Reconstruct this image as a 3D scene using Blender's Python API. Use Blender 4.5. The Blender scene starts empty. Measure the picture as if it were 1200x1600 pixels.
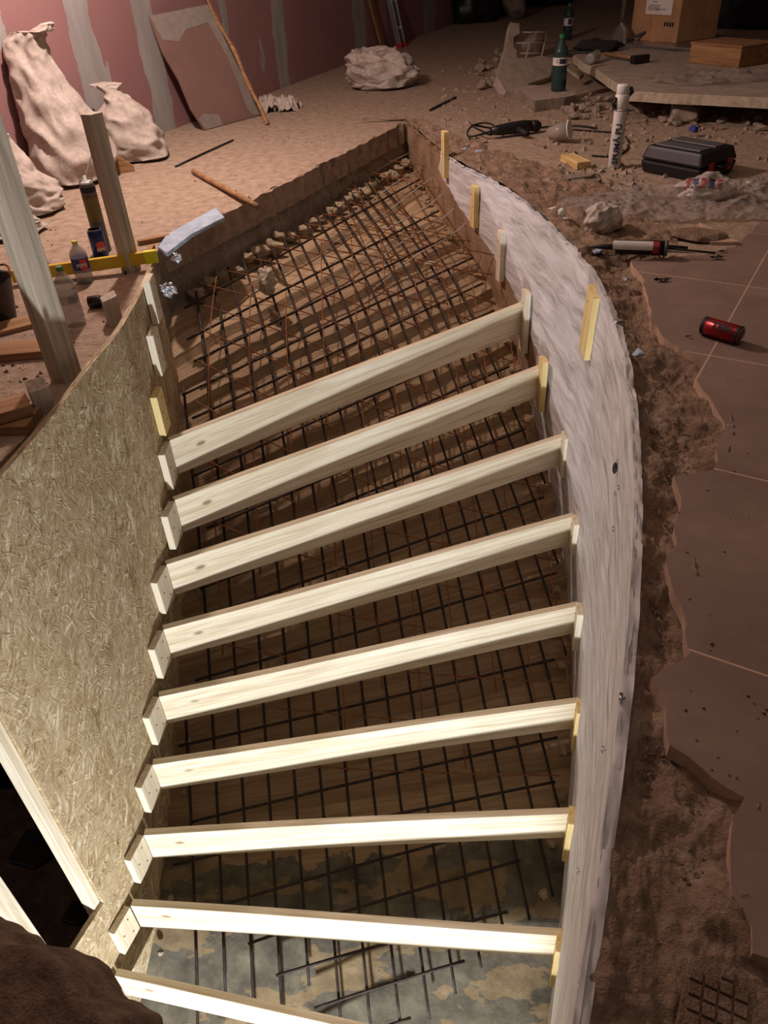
import bpy, bmesh, math, random
from mathutils import Vector, Matrix, noise
random.seed(7)
PI = math.pi
scene = bpy.context.scene
COL = scene.collection

# ---------------------------------------------------------------- camera
H0, F, NX, NY = 1.0, 1200.0, 700.0, 2400.0
_down = Vector((NX - 600, NY - 800, F)).normalized()
_up = -_down
_f = Vector((0, 0, 1)); _Y = (_f - _f.dot(_up) * _up).normalized(); _X = _Y.cross(_up)
ROT = Matrix((_X, _Y, _up))                       # photo camera axes (x right, y down, z fwd) -> world
cd = bpy.data.cameras.new('camera'); cam = bpy.data.objects.new('camera', cd); COL.objects.link(cam)
cd.sensor_fit = 'VERTICAL'; cd.sensor_height = 36; cd.lens = 36 * F / 1600; cd.clip_start = 0.02
m3 = Matrix((ROT.col[0], -ROT.col[1], -ROT.col[2])).transposed()
cam.matrix_world = Matrix.Translation((0, 0, H0)) @ m3.to_4x4()
scene.camera = cam

# ---------------------------------------------------------------- world, lights, exposure
w = bpy.data.worlds.new('world'); scene.world = w; w.use_nodes = True
w.node_tree.nodes['Background'].inputs[0].default_value = (1.0, 0.85, 0.75, 1)
w.node_tree.nodes['Background'].inputs[1].default_value = 0.06
vs = scene.view_settings
vs.view_transform = 'Standard'; vs.look = 'None'; vs.exposure = 0.0; vs.gamma = 1; vs.use_curve_mapping = False
def lamp(name, loc, power, color, radius):
    l = bpy.data.lights.new(name, 'POINT'); l.energy = power; l.color = color; l.shadow_soft_size = radius
    o = bpy.data.objects.new(name, l); o.location = loc; COL.objects.link(o); return o
lamp('work_lamp', (-1.0, 4.1, 1.85), 195, (1.0, 0.78, 0.69), 0.05)
lamp('stair_lamp', (-0.38, -1.1, -2.10), 550, (0.94, 0.97, 1.0), 0.09)
al = bpy.data.lights.new('ceiling_lamp', 'AREA'); al.energy = 7; al.color = (1.0, .82, .72); al.size = 1.2  # soft overhead fill added for general brightness, no known lamp there
ao = bpy.data.objects.new('ceiling_lamp', al); ao.location = (.3, 1.6, 2.85); COL.objects.link(ao)

# ---------------------------------------------------------------- projection helpers
O = Vector((0, 0, H0))
def ray(x, y): return ROT @ Vector(((x - 600) / F, (y - 800) / F, 1.0))
def at(x, y, z=0.0):
    r = ray(x, y); return O + r * ((z - H0) / r.z)
def onplane(x, y, p, n):
    r = ray(x, y); return O + r * ((Vector(p) - O).dot(n) / r.dot(n))
def proj(P):
    c = ROT.transposed() @ (Vector(P) - O); return 600 + F * c.x / c.z, 800 + F * c.y / c.z
def ztop(P, py):
    lo, hi = P.z - .5, P.z + 2.5
    for _ in range(40):
        m = (lo + hi) / 2
        if proj((P.x, P.y, m))[1] > py: lo = m
        else: hi = m
    return lo

# ---------------------------------------------------------------- materials
def srgb(c):
    if isinstance(c, str):
        c = [int(c[i:i + 2], 16) / 255 for i in (0, 2, 4)]
    return tuple((v / 12.92 if v <= .04045 else ((v + .055) / 1.055) ** 2.4) for v in c) + (1,)
MATS = {}
class NT:
    def __init__(s, name):
        s.m = bpy.data.materials.new(name); s.m.use_nodes = True; s.t = s.m.node_tree
        s.b = s.t.nodes['Principled BSDF']; s.n = s.t.nodes; s.l = s.t.links
    def add(s, typ, **kw):
        nd = s.n.new(typ)
        for k, v in kw.items(): setattr(nd, k, v)
        return nd
    def link(s, a, b): s.l.new(a, b)
    def coord(s, kind='Object', scale=(1, 1, 1), rot=(0, 0, 0)):
        tc = s.add('ShaderNodeTexCoord'); mp = s.add('ShaderNodeMapping')
        mp.inputs['Scale'].default_value = scale; mp.inputs['Rotation'].default_value = rot
        s.link(tc.outputs[kind], mp.inputs[0]); return mp.outputs[0]
    def noise(s, vec, scale, detail=6, rough=.6, dist=0.0):
        nd = s.add('ShaderNodeTexNoise'); nd.inputs['Scale'].default_value = scale
        nd.inputs['Detail'].default_value = detail; nd.inputs['Roughness'].default_value = rough
        nd.inputs['Distortion'].default_value = dist; s.link(vec, nd.inputs['Vector']); return nd.outputs['Fac']
    def ramp(s, fac, stops, interp='LINEAR'):
        r = s.add('ShaderNodeValToRGB'); cr = r.color_ramp; cr.interpolation = interp
        while len(cr.elements) < len(stops): cr.elements.new(.5)
        for e, (p, c) in zip(cr.elements, stops):
            e.position = p; e.color = srgb(c) if not isinstance(c, float) else (c, c, c, 1)
        s.link(fac, r.inputs[0]); return r.outputs[0]
    def mix(s, fac, a, b, mode='MIX'):
        mx = s.add('ShaderNodeMix', data_type='RGBA', blend_type=mode)
        for sock, v in ((mx.inputs[0], fac), (mx.inputs[6], a), (mx.inputs[7], b)):
            if isinstance(v, (int, float)): sock.default_value = v
            elif isinstance(v, tuple): sock.default_value = v
            elif isinstance(v, str): sock.default_value = srgb(v)
            else: s.link(v, sock)
        return mx.outputs[2]
    def math(s, op, a, b=0.0, c=0.0):
        nd = s.add('ShaderNodeMath', operation=op)
        for i, v in enumerate((a, b, c)):
            if isinstance(v, (int, float)): nd.inputs[i].default_value = v
            else: s.link(v, nd.inputs[i])
        return nd.outputs[0]
    def bump(s, h, strength=.5, dist=.01):
        b = s.add('ShaderNodeBump'); b.inputs['Strength'].default_value = strength; b.inputs['Distance'].default_value = dist
        s.link(h, b.inputs['Height']); s.link(b.outputs[0], s.b.inputs['Normal'])
    def color(s, c):
        if isinstance(c, str): s.b.inputs['Base Color'].default_value = srgb(c)
        else: s.link(c, s.b.inputs['Base Color'])

def speck(name, c1, c2, c3=None, scale=12, rough=.9, bump=.4, bdist=.01, fine=90, metal=0.0, spec=.3, coord='Object'):
    t = NT(name); v = t.coord(coord)
    n1 = t.noise(v, scale, 8, .65); n2 = t.noise(v, fine, 4, .7)
    c = t.ramp(n1, [(.3, c1), (.52, c2), (.72, c3 or c2)])
    c = t.mix(t.ramp(n2, [(.3, .0), (.7, .25)]), c, c2 if c3 is None else c1)
    t.color(c); t.b.inputs['Roughness'].default_value = rough; t.b.inputs['Metallic'].default_value = metal
    t.b.inputs['Specular IOR Level'].default_value = spec
    h = t.math('ADD', t.math('MULTIPLY', n1, .6), t.math('MULTIPLY', n2, .4))
    t.bump(h, bump, bdist); MATS[name] = t.m; return t.m
def plain(name, c, rough=.5, metal=0.0, spec=.5, bumpy=0.0, alpha=None, trans=0.0, var=.12, scale=25):
    t = NT(name); v = t.coord('Object'); n = t.noise(v, scale, 5, .6)
    base = srgb(c); dk = tuple(x * (1 - var * 2.2) for x in base[:3]) + (1,)
    t.color(t.mix(t.ramp(n, [(.35, .0), (.7, 1.0)]), dk, base))
    t.b.inputs['Roughness'].default_value = rough; t.b.inputs['Metallic'].default_value = metal
    t.b.inputs['Specular IOR Level'].default_value = spec; t.b.inputs['Transmission Weight'].default_value = trans
    if alpha is not None: t.b.inputs['Alpha'].default_value = alpha
    if bumpy: t.bump(n, bumpy, .005)
    MATS[name] = t.m; return t.m
def pine(name, lo, mid, hi, axis=0):
    t = NT(name); sc = [38, 38, 38]; sc[axis] = 1.6
    v = t.coord('Object', tuple(sc)); g = t.noise(v, 1.0, 7, .62, .8)
    c = t.ramp(g, [(.3, lo), (.5, mid), (.68, hi)])
    sk = [9, 9, 9]; sk[axis] = 4.2
    vo = t.add('ShaderNodeTexVoronoi'); t.link(t.coord('Object', tuple(sk)), vo.inputs['Vector']); vo.inputs['Scale'].default_value = 1.0
    k = t.ramp(vo.outputs['Distance'], [(.05, 1.0), (.11, .0)])
    c = t.mix(t.math('MULTIPLY', k, .75), c, '6b4526')
    blot = t.noise(t.coord('Object'), 3.0, 3, .5)
    c = t.mix(t.ramp(blot, [(.45, .0), (.8, .35)]), c, lo)
    t.color(c); t.b.inputs['Roughness'].default_value = .75; t.b.inputs['Specular IOR Level'].default_value = .2
    t.bump(g, .25, .003); MATS[name] = t.m; return t.m
pine('pine', 'b8a688', 'dacfb6', 'ebe4d2'); pine('pine_up', 'b8a88c', 'd8cdb6', 'e8e0ce', 2)
pine('pine_yellow', 'bfa368', 'dcc48a', 'e6d3a0', 2); pine('pine_yellow_flat', 'ab8a52', 'ceb078', 'dcc48e', 0)
pine('old_wood', '6f5038', '96704e', 'b08a64'); pine('old_wood_up', '8e8274', 'b4a896', 'cdc3b2', 2)
# OSB
def osb(name, coord='UV'):
    t = NT(name); layers = []
    base = t.noise(t.coord(coord), 9, 6, .6)
    c = t.ramp(base, [(.3, '8f7c58'), (.5, 'a69271'), (.7, 'b8a584')])
    for i, (rot, thr, sx, sy) in enumerate(((.5, .0, 16, 90), (1.75, .35, 24, 130), (1.15, .3, 13, 70), (2.6, .45, 34, 150), (.95, .35, 26, 150), (1.4, .75, 7, 34), (.75, .5, 40, 190))):
        mp0 = t.coord(coord, (1, 1, 1), (0, 0, rot))
        wv = t.add('ShaderNodeTexNoise'); wv.inputs['Scale'].default_value = 3 + i; t.link(mp0, wv.inputs['Vector'])
        va = t.add('ShaderNodeVectorMath', operation='MULTIPLY_ADD'); t.link(wv.outputs['Color'], va.inputs[0]); va.inputs[1].default_value = (.12, .12, 0); t.link(mp0, va.inputs[2]); mp0 = va.outputs[0]
        mp1 = t.add('ShaderNodeMapping'); mp1.inputs['Scale'].default_value = (sx * 1.0, sy * 1.0, 30); t.link(mp0, mp1.inputs[0])
        vo = t.add('ShaderNodeTexVoronoi'); vo.inputs['Scale'].default_value = 1.0; t.link(mp1.outputs[0], vo.inputs['Vector'])
        sep = t.add('ShaderNodeSeparateColor'); t.link(vo.outputs['Color'], sep.inputs[0])
        fc = t.ramp(sep.outputs[0], [(.0, '745a30'), (.12, '98835c'), (.5, 'ab987a'), (.85, 'bdac8c'), (.97, 'ddd0b4')])
        msk = t.math('MULTIPLY', t.ramp(sep.outputs[1], [(thr, .0), (thr + .05, .8)]), t.ramp(vo.outputs['Distance'], [(.35, 1.0), (.62, .0)]))
        c = t.mix(msk, c, fc); layers.append(t.math('MULTIPLY', sep.outputs[2], msk))
    t.color(c); t.b.inputs['Roughness'].default_value = .7; t.b.inputs['Specular IOR Level'].default_value = .25
    h = t.math('ADD', layers[0], t.math('ADD', layers[1], layers[3])); t.bump(h, .35, .003)
    MATS[name] = t.m; return t.m
osb('osb')
speck('osb_edge', '9c8a62', 'c4b48c', 'd8ccaa', 60, .9, .5, .004)
speck('concrete_dusty', '8f7a68', 'b39c88', 'c4ae9a', 20, .95, 1.0, .02, 80)
speck('slab_concrete', '8d7f70', 'a4968a', 'b3a596', 14, .95, .5, .008, 120)
speck('slab_side', '6f6255', '8d8072', 'a09282', 25, .95, .8, .015, 90)
speck('rubble', '7d6f62', '9c8d7e', 'b8a898', 18, .95, .7, .01, 120)
speck('soil', '6e594a', '947c69', 'ae9885', 16, 1.0, 1.0, .02, 130, spec=.1)
speck('soil_dark', '4c3c32', '6e5a4b', '85705f', 16, 1.0, 1.0, .02, 130, spec=.1)
speck('mortar_lump', '8f8474', 'b7aa96', 'cabda8', 22, .95, .7, .01, 120)
speck('cardboard', '8a6848', 'a88260', 'b08a68', 6, .85, .15, .003, 60)
speck('rebar', '241e1c', '342b28', '4e3b31', 30, .65, .5, .002, 150, metal=.35)
speck('rust_wire', '5e3620', '85512f', '9c6a44', 30, .7, .4, .001, 150, metal=.25)
speck('pale_steel', '9a9088', 'b5aaa0', 'c0a890', 30, .5, .3, .001, 150, metal=.1)  # lightened so the far mesh wires look lit by the work lamp
speck('foam', '7d6b58', '9c8a72', 'b5a58c', 30, .9, .6, .008, 60)
speck('blue_foam', '8896a6', 'a3b2c4', 'b5c2d0', 20, .8, .4, .004, 90)
plain('white_sack', 'bdb0a6', .7, spec=.3, bumpy=.5, scale=40); plain('grey_sack', '6a5f5c', .8, spec=.2)
plain('white_plastic', 'dcd8d4', .35); plain('black_plastic', '1c1b1d', .45); plain('black_rubber', '101011', .7)
plain('grey_plastic', '5c5a5c', .5); plain('red_plastic', 'a3222c', .4); plain('yellow_paint', 'd8b21e', .35, var=.08)
plain('green_cap', '1f7a3f', .4); plain('yellow_cap', 'd0c648', .4); plain('blue_can', '1f2f6a', .3, metal=.4)
plain('red_can', '9a1822', .3, metal=.5); plain('dark_can', '241618', .3, metal=.5); plain('aluminium', 'b9b9bb', .3, metal=.9)
plain('chrome', 'd8d8d8', .15, metal=1.0); plain('paper', 'd6cfc8', .8, var=.05); plain('navy_ink', '262a44', .6); plain('black_ink', '141416', .6)
plain('red_ink', 'b0303c', .6); plain('blue_ink', '28387c', .6); plain('grey_ink', '8c8680', .7); plain('pink_label', 'd24a44', .5)
plain('foil', 'a9a9ac', .42, metal=.55, bumpy=.6, scale=60); plain('brown_can', '7a6a3a', .4, metal=.3); plain('steel_dark', '3b3738', .4, metal=.7)
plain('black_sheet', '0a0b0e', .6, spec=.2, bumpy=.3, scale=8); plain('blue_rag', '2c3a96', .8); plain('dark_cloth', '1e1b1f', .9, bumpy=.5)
plain('tile_edge', 'c4a48c', .8); plain('dark_glass', '1a1210', .1); plain('cap_white', 'e8e6e2', .4); plain('yellow_glow_tape', 'e8e21c', .4)
def glassy(name, tint, mixf, rough=.08):
    t = NT(name); t.b.inputs['Base Color'].default_value = srgb(tint); t.b.inputs['Roughness'].default_value = rough
    t.b.inputs['Specular IOR Level'].default_value = .8
    tr = t.add('ShaderNodeBsdfTransparent'); tr.inputs[0].default_value = tuple(min(1, .35 + v * .65) for v in srgb(tint)[:3]) + (1,)
    mx = t.add('ShaderNodeMixShader'); mx.inputs[0].default_value = mixf
    t.link(tr.outputs[0], mx.inputs[1]); t.link(t.b.outputs[0], mx.inputs[2])
    t.link(mx.outputs[0], t.n['Material Output'].inputs[0]); 
    n = t.noise(t.coord('Object'), 30, 4, .6); t.bump(n, .25, .004)
    MATS[name] = t.m
glassy('green_pet', '2f4a48', .62); glassy('clear_pet', 'c8c4c0', .35); glassy('film', 'd4cac2', .30, .2); glassy('clear_bag', 'd6ccc6', .6, .25)
glassy('cola', '2a1410', .85)
M = MATS
def stripes_wall():
    t = NT('drywall'); uv = t.coord('UV'); sep = t.add('ShaderNodeSeparateXYZ'); t.link(uv, sep.inputs[0])
    n = t.noise(uv, 2.2, 4, .6); s = t.math('ADD', sep.outputs[0], t.math('MULTIPLY', t.math('SUBTRACT', n, .5), .22))
    pink = t.mix(t.ramp(t.noise(uv, 1.5, 4, .6), [(.35, .0), (.7, .6)]), '8f6868', '9f7472')
    grey = t.ramp(t.noise(t.coord('UV', (6, 1, 1)), 2, 4, .6), [(.3, '8f8a88'), (.7, 'a5a09c')])
    tot = None
    for c0, wd in STRIPES:
        a = t.math('LESS_THAN', t.math('ABSOLUTE', t.math('SUBTRACT', s, c0)), wd)
        tot = a if tot is None else t.math('MAXIMUM', tot, a)
    sp = t.math('GREATER_THAN', t.noise(t.coord('UV', (2.4, .9, 1)), 1.9, 3, .5), .685)
    tot = t.math('MAXIMUM', tot, sp)
    t.color(t.mix(tot, pink, grey)); t.b.inputs['Roughness'].default_value = .9; t.bump(n, .1, .01); M['drywall'] = t.m

# ---------------------------------------------------------------- mesh builder
class MB:
    def __init__(s): s.v = []; s.f = []; s.uv = {}; s.mi = []
    def box(s, c, size, mat=None):
        c = Vector(c); h = [x / 2 for x in size]; b = len(s.v)
        for dx in (-1, 1):
            for dy in (-1, 1):
                for dz in (-1, 1):
                    p = Vector((dx * h[0], dy * h[1], dz * h[2]))
                    s.v.append(c + (mat @ p if mat is not None else p))
        for q in ((0, 1, 3, 2), (4, 6, 7, 5), (0, 4, 5, 1), (2, 3, 7, 6), (0, 2, 6, 4), (1, 5, 7, 3)): s.f.append([b + i for i in q])
        return s
    def tube(s, pts, r, n=8, cap=True):
        pts = [Vector(p) for p in pts]; b = len(s.v); N = len(pts)
        t0 = (pts[1] - pts[0]).normalized(); a = t0.orthogonal().normalized()
        for i, p in enumerate(pts):
            t = (pts[min(i + 1, N - 1)] - pts[max(i - 1, 0)]).normalized()
            a = (a - t * a.dot(t)).normalized(); c = t.cross(a)
            rr = r[i] if isinstance(r, (list, tuple)) else r
            for k in range(n):
                an = 2 * PI * k / n; s.v.append(p + a * (rr * math.cos(an)) + c * (rr * math.sin(an)))
        for i in range(N - 1):
            for k in range(n):
                s.f.append([b + i * n + k, b + i * n + (k + 1) % n, b + (i + 1) * n + (k + 1) % n, b + (i + 1) * n + k])
        if cap: s.f.append([b + k for k in range(n)][::-1]); s.f.append([b + (N - 1) * n + k for k in range(n)])
        return s
    def lathe(s, prof, n=24, mat=None):
        b = len(s.v)
        for (r, z) in prof:
            for k in range(n):
                an = 2 * PI * k / n; p = Vector((r * math.cos(an), r * math.sin(an), z))
                s.v.append(mat @ p if mat is not None else p)
        for i in range(len(prof) - 1):
            for k in range(n):
                s.f.append([b + i * n + k, b + i * n + (k + 1) % n, b + (i + 1) * n + (k + 1) % n, b + (i + 1) * n + k])
        s.f.append([b + k for k in range(n)][::-1]); s.f.append([b + (len(prof) - 1) * n + k for k in range(n)])
        return s
    def prism(s, poly, off):
        b = len(s.v); n = len(poly); off = Vector(off)
        for p in poly: s.v.append(Vector(p))
        for p in poly: s.v.append(Vector(p) + off)
        s.f.append([b + i for i in range(n)][::-1]); s.f.append([b + n + i for i in range(n)])
        for i in range(n): s.f.append([b + i, b + (i + 1) % n, b + n + (i + 1) % n, b + n + i])
        return s
    def grid(s, fn, nu, nv, uvf=None, close=False):
        b = len(s.v)
        for i in range(nu + 1):
            for j in range(nv + 1):
                u, v = i / nu, j / nv; s.v.append(Vector(fn(u, v)))
                if uvf: s.uv[len(s.v) - 1] = uvf(u, v)
        for i in range(nu):
            for j in range(nv):
                a = b + i * (nv + 1) + j; s.f.append([a, a + nv + 1, a + nv + 2, a + 1])
        return s
    def build(s, name, mat, parent=None, smooth=False, bevel=0.0, fix=True):
        me = bpy.data.meshes.new(name); me.from_pydata([tuple(p) for p in s.v], [], s.f); me.update()
        if fix or bevel:
            bm = bmesh.new(); bm.from_mesh(me)
            if fix: bmesh.ops.recalc_face_normals(bm, faces=bm.faces)
            bm.to_mesh(me); bm.free()
        if s.uv:
            ul = me.uv_layers.new(name='UVMap')
            for l in me.loops:
                ul.data[l.index].uv = s.uv.get(l.vertex_index, (0, 0))
        me.materials.append(M[mat] if isinstance(mat, str) else mat)
        if smooth:
            for p in me.polygons: p.use_smooth = True
        o = bpy.data.objects.new(name, me); COL.objects.link(o)
        if parent is not None: o.parent = parent
        if bevel:
            bv = o.modifiers.new('bevel', 'BEVEL'); bv.width = bevel; bv.segments = 2; bv.limit_method = 'ANGLE'
        return o
def tag(o, label, cat, group=None, kind=None):
    if label: o['label'] = label
    if cat: o['category'] = cat
    if group: o['group'] = group
    if kind: o['kind'] = kind
    return o
def thing(name, label, cat, loc=(0, 0, 0), rot=None, group=None):
    o = bpy.data.objects.new(name, None); COL.objects.link(o); o.empty_display_size = .05
    mw = Matrix.Translation(Vector(loc))
    if rot is not None: mw = mw @ rot.to_4x4()
    o.matrix_world = mw; return tag(o, label, cat, group)
def place(o, loc, rot=None):
    mw = Matrix.Translation(Vector(loc))
    if rot is not None: mw = mw @ rot.to_4x4()
    o.matrix_world = mw; return o
def structure(o): o['kind'] = 'structure'; return o
def frame(x, z=None):                              # rotation whose local X is along x, Z near z
    x = Vector(x).normalized(); z = Vector(z or (0, 0, 1)); z = (z - x * z.dot(x)).normalized(); y = z.cross(x)
    return Matrix((x, y, z)).transposed()
def N3(p, sc=1.0): return noise.noise(Vector(p) * sc)
def fbm(p, sc=1.0, oct=4): return noise.fractal(Vector(p) * sc, 1.0, 2.0, oct)
def lerp(a, b, t): return a + (b - a) * t
def V2(p): return Vector((p[0], p[1], 0))
class Poly:                                        # polyline by arc length
    def __init__(s, pts):
        s.p = [Vector(q) for q in pts]; s.d = [0]
        for a, b in zip(s.p[:-1], s.p[1:]): s.d.append(s.d[-1] + (b - a).length)
        s.L = s.d[-1]
    def __call__(s, u):
        x = max(0, min(1, u)) * s.L
        for i in range(len(s.p) - 1):
            if x <= s.d[i + 1] or i == len(s.p) - 2:
                return s.p[i].lerp(s.p[i + 1], (x - s.d[i]) / max(1e-9, s.d[i + 1] - s.d[i]))
def smoothpoly(pts, it=2):
    pts = [Vector(p) for p in pts]
    for _ in range(it):
        q = [pts[0]]
        for a, b in zip(pts[:-1], pts[1:]): q += [a.lerp(b, .25), a.lerp(b, .75)]
        pts = q + [pts[-1]]
    return pts
def text_mesh(txt, size, name='lettering', bold=0.0):
    cu = bpy.data.curves.new('tmp_text', 'FONT'); cu.body = txt; cu.size = size; cu.align_x = 'CENTER'; cu.align_y = 'CENTER'; cu.offset = bold
    cu.resolution_u = 3
    ob = bpy.data.objects.new('tmp_text', cu); COL.objects.link(ob); bpy.context.view_layer.update()
    me = bpy.data.meshes.new_from_object(ob.evaluated_get(bpy.context.evaluated_depsgraph_get()))
    bpy.data.objects.remove(ob); bpy.data.curves.remove(cu); me.name = name; return me
def wrap_text(txt, size, R, zc, ang, mat, parent, vertical=False, name='lettering', bold=0.0, squash=1.0):
    me = text_mesh(txt, size, name, bold)
    bm = bmesh.new(); bm.from_mesh(me); bmesh.ops.triangulate(bm, faces=bm.faces)
    for _ in range(4):
        lg = [e for e in bm.edges if e.calc_length() > size * .14]
        if lg: bmesh.ops.subdivide_edges(bm, edges=lg, cuts=1); bmesh.ops.triangulate(bm, faces=bm.faces)
    for v in bm.verts:
        x, y = v.co.x * squash, v.co.y
        if vertical == 'down': x, y = y, -x
        elif vertical: x, y = -y, x
        a = ang + x / R; v.co = Vector((R * math.cos(a), R * math.sin(a), zc + y))
    bm.to_mesh(me); bm.free(); me.materials.append(M[mat])
    o = bpy.data.objects.new(name, me); COL.objects.link(o); o.parent = parent; return o
def facing(P):                                     # angle about z that faces the camera from P
    return math.atan2(-P[1], -P[0])

# ================================================================ plan curves
RIGHT = [(.30, 5.70), (.40, 5.0), (.46, 4.62), (.585, 4.18), (.69, 3.85), (.745, 3.45), (.775, 3.15), (.80, 2.80), (.785, 2.45), (.742, 2.12), (.675, 1.80), (.59, 1.47), (.492, 1.15), (.40, .88), (.31, .65), (.20, .38), (.08, .10), (-.02, -.15)]
LEFTP = [(-.80, 2.86), (-.785, 2.55), (-.785, 2.40), (-.785, 2.27), (-.818, 2.12), (-.838, 1.97), (-.863, 1.81), (-.893, 1.66), (-.931, 1.49), (-.984, 1.335), (-1.047, 1.18), (-1.10, 1.05), (-1.16, .88), (-1.24, .65), (-1.33, .40)]
right = Poly(smoothpoly([(x, y, 0) for x, y in RIGHT]))
leftp = Poly(smoothpoly([(x, y, 0) for x, y in LEFTP]))
DIAG_L, DIAG_R = Vector((-.874, 3.30, 0)), Vector((.31, 5.66, 0))
# fan lines of the stair (left point, right point, height of the riser top)
FAN = [(DIAG_L, DIAG_R, .13), (Vector((-.82, 2.9, 0)), Vector((.46, 4.62, 0)), .03), (Vector((-.80, 2.68, 0)), Vector((.60, 4.13, 0)), -.09),
       (Vector((-.775, 2.54, 0)), Vector((.70, 3.80, 0)), -.25)]
BL = [(265, 688), (273, 782), (260, 883), (255, 984), (248, 1088), (238, 1194), (224, 1305), (203, 1417), (178, 1527)]
BR = [(820, 473), (847, 573), (883, 682), (900, 807), (907, 947), (908, 1097), (896, 1270), (879, 1461), None]
ZB = [-.42 - .172 * k for k in range(9)]
BOARD = []
for k in range(9):
    a = at(*BL[k], ZB[k]); b = at(*BR[k], ZB[k]) if BR[k] else Vector((.385, .845, ZB[k]))
    BOARD.append((a, b)); FAN.append((Vector((a.x, a.y, 0)), Vector((b.x, b.y, 0)), ZB[k]))
FAN.append((Vector((-1.12, 1.0, 0)), Vector((.26, .52, 0)), -1.84)); FAN.append((Vector((-1.3, .3, 0)), Vector((.0, -.05, 0)), -1.84))
FAN.append((Vector((-1.5, -.6, 0)), Vector((.2, -1.2, 0)), -1.84))
def soff(k, u, extra=0.0):                         # soffit point; k along the stair, u across
    i = max(0, min(len(FAN) - 2, int(k))); t = k - i
    L = FAN[i][0].lerp(FAN[i + 1][0], t); Rr = FAN[i][1].lerp(FAN[i + 1][1], t); z = lerp(FAN[i][2], FAN[i + 1][2], t)
    p = L.lerp(Rr, u); return Vector((p.x, p.y, z - .37 + extra))

def soff_k(x, y):
    P = Vector((x, y, 0)); prev = None
    for i in range(len(FAN)):
        L, Rr = FAN[i][0], FAN[i][1]; d = (Rr - L).normalized(); sd = (P - L).dot(Vector((d.y, -d.x, 0)))
        if sd <= 0: return max(0, i - 1 + (prev / (prev - sd) if prev is not None and prev > 0 else 0))
        prev = sd
    return len(FAN) - 1.001
def soff_xy(x, y, extra):
    k = soff_k(x, y); i = min(len(FAN) - 2, int(k)); return Vector((x, y, lerp(FAN[i][2], FAN[i + 1][2], k - i) - .37 + extra))
def y_at(poly, y):
    best = None
    for a, b in zip(poly[:-1], poly[1:]):
        if (a.y - y) * (b.y - y) <= 0 and a.y != b.y:
            t = (y - a.y) / (b.y - a.y); x = lerp(a.x, b.x, t); best = x if best is None else max(best, x)
    return best if best is not None else poly[-1].x
def left_x(y):
    if y > 2.86: return lerp(DIAG_L.x, DIAG_R.x, (y - 3.3) / (DIAG_R.y - 3.3)) if y > 3.3 else lerp(-.80, -.874, (y - 2.86) / .44)
    return y_at(leftp.p, y)
def in_pit(c, m=.02): return .0 < c.y < 5.66 and left_x(c.y) - m < c.x < y_at(right.p, c.y) + m
# ================================================================ SETTING
# tall right wall of the pit, plaster and cast concrete
def wall_mat():
    t = NT('pit_wall_plaster'); uv = t.coord('UV', (3.0, 22, 1)); g = t.noise(uv, 1.0, 8, .65, .5)
    uv2 = t.coord('UV', (1, 1, 1)); n = t.noise(uv2, 3.0, 6, .6)
    c = t.ramp(g, [(.30, '8f8987'), (.44, 'bab5b4'), (.62, 'd6d3d5')])
    sep = t.add('ShaderNodeSeparateXYZ'); t.link(t.coord('UV'), sep.inputs[0])
    # the far stretch is raw brown boarding and earth, the nearer wall pale plaster
    edge = t.math('ADD', sep.outputs[0], t.math('MULTIPLY', t.math('SUBTRACT', n, .5), .35))
    br = t.ramp(t.noise(t.coord('UV'), 6, 6, .6), [(.3, '6e543e'), (.6, '94775c'), (.75, 'a88c72')])
    low = t.math('ADD', sep.outputs[1], t.math('MULTIPLY', sep.outputs[0], .33))
    f1 = t.math('LESS_THAN', edge, 1.0)
    f2 = t.math('MULTIPLY', t.math('LESS_THAN', low, .22), t.math('LESS_THAN', sep.outputs[0], 2.45))
    c = t.mix(t.math('MAXIMUM', f1, f2), c, br)
    blk = t.noise(t.coord('UV', (5, 60, 1)), 1.0, 4, .6)
    c = t.mix(t.ramp(blk, [(.70, .0), (.78, .7)]), c, '4c4846')
    t.color(c); t.b.inputs['Roughness'].default_value = .85; t.bump(t.math('ADD', g, blk), .5, .008); M['pit_wall'] = t.m
wall_mat()
mb = MB()
ZT = -2.9
def rw(u, v):
    p = right(u); wob = .006 * fbm((p.x * 3, p.y * 3, v * 6), 2.0)
    top = .004 + .012 * N3((p.x, p.y, 0), 9) + .008 * N3((p.x, p.y, 3), 31)
    return (p.x + wob, p.y, lerp(top, ZT, v))
mb.grid(rw, 240, 60, lambda u, v: (u * right.L, lerp(0, ZT, v)))
structure(mb.build('wall_right', 'pit_wall', smooth=True))
# plaster lip: the wall has thickness under the floor
mb = MB(); mb.grid(lambda u, v: (right(u).x - .006 + v * .02, right(u).y, .004 + .014 * N3((right(u).x, right(u).y, 0), 9) + .010 * N3((right(u).x, right(u).y, v), 40) - .004 * v), 300, 3, lambda u, v: (u * right.L, 0))
structure(mb.build('trim_1', 'pit_wall', smooth=True))
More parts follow.
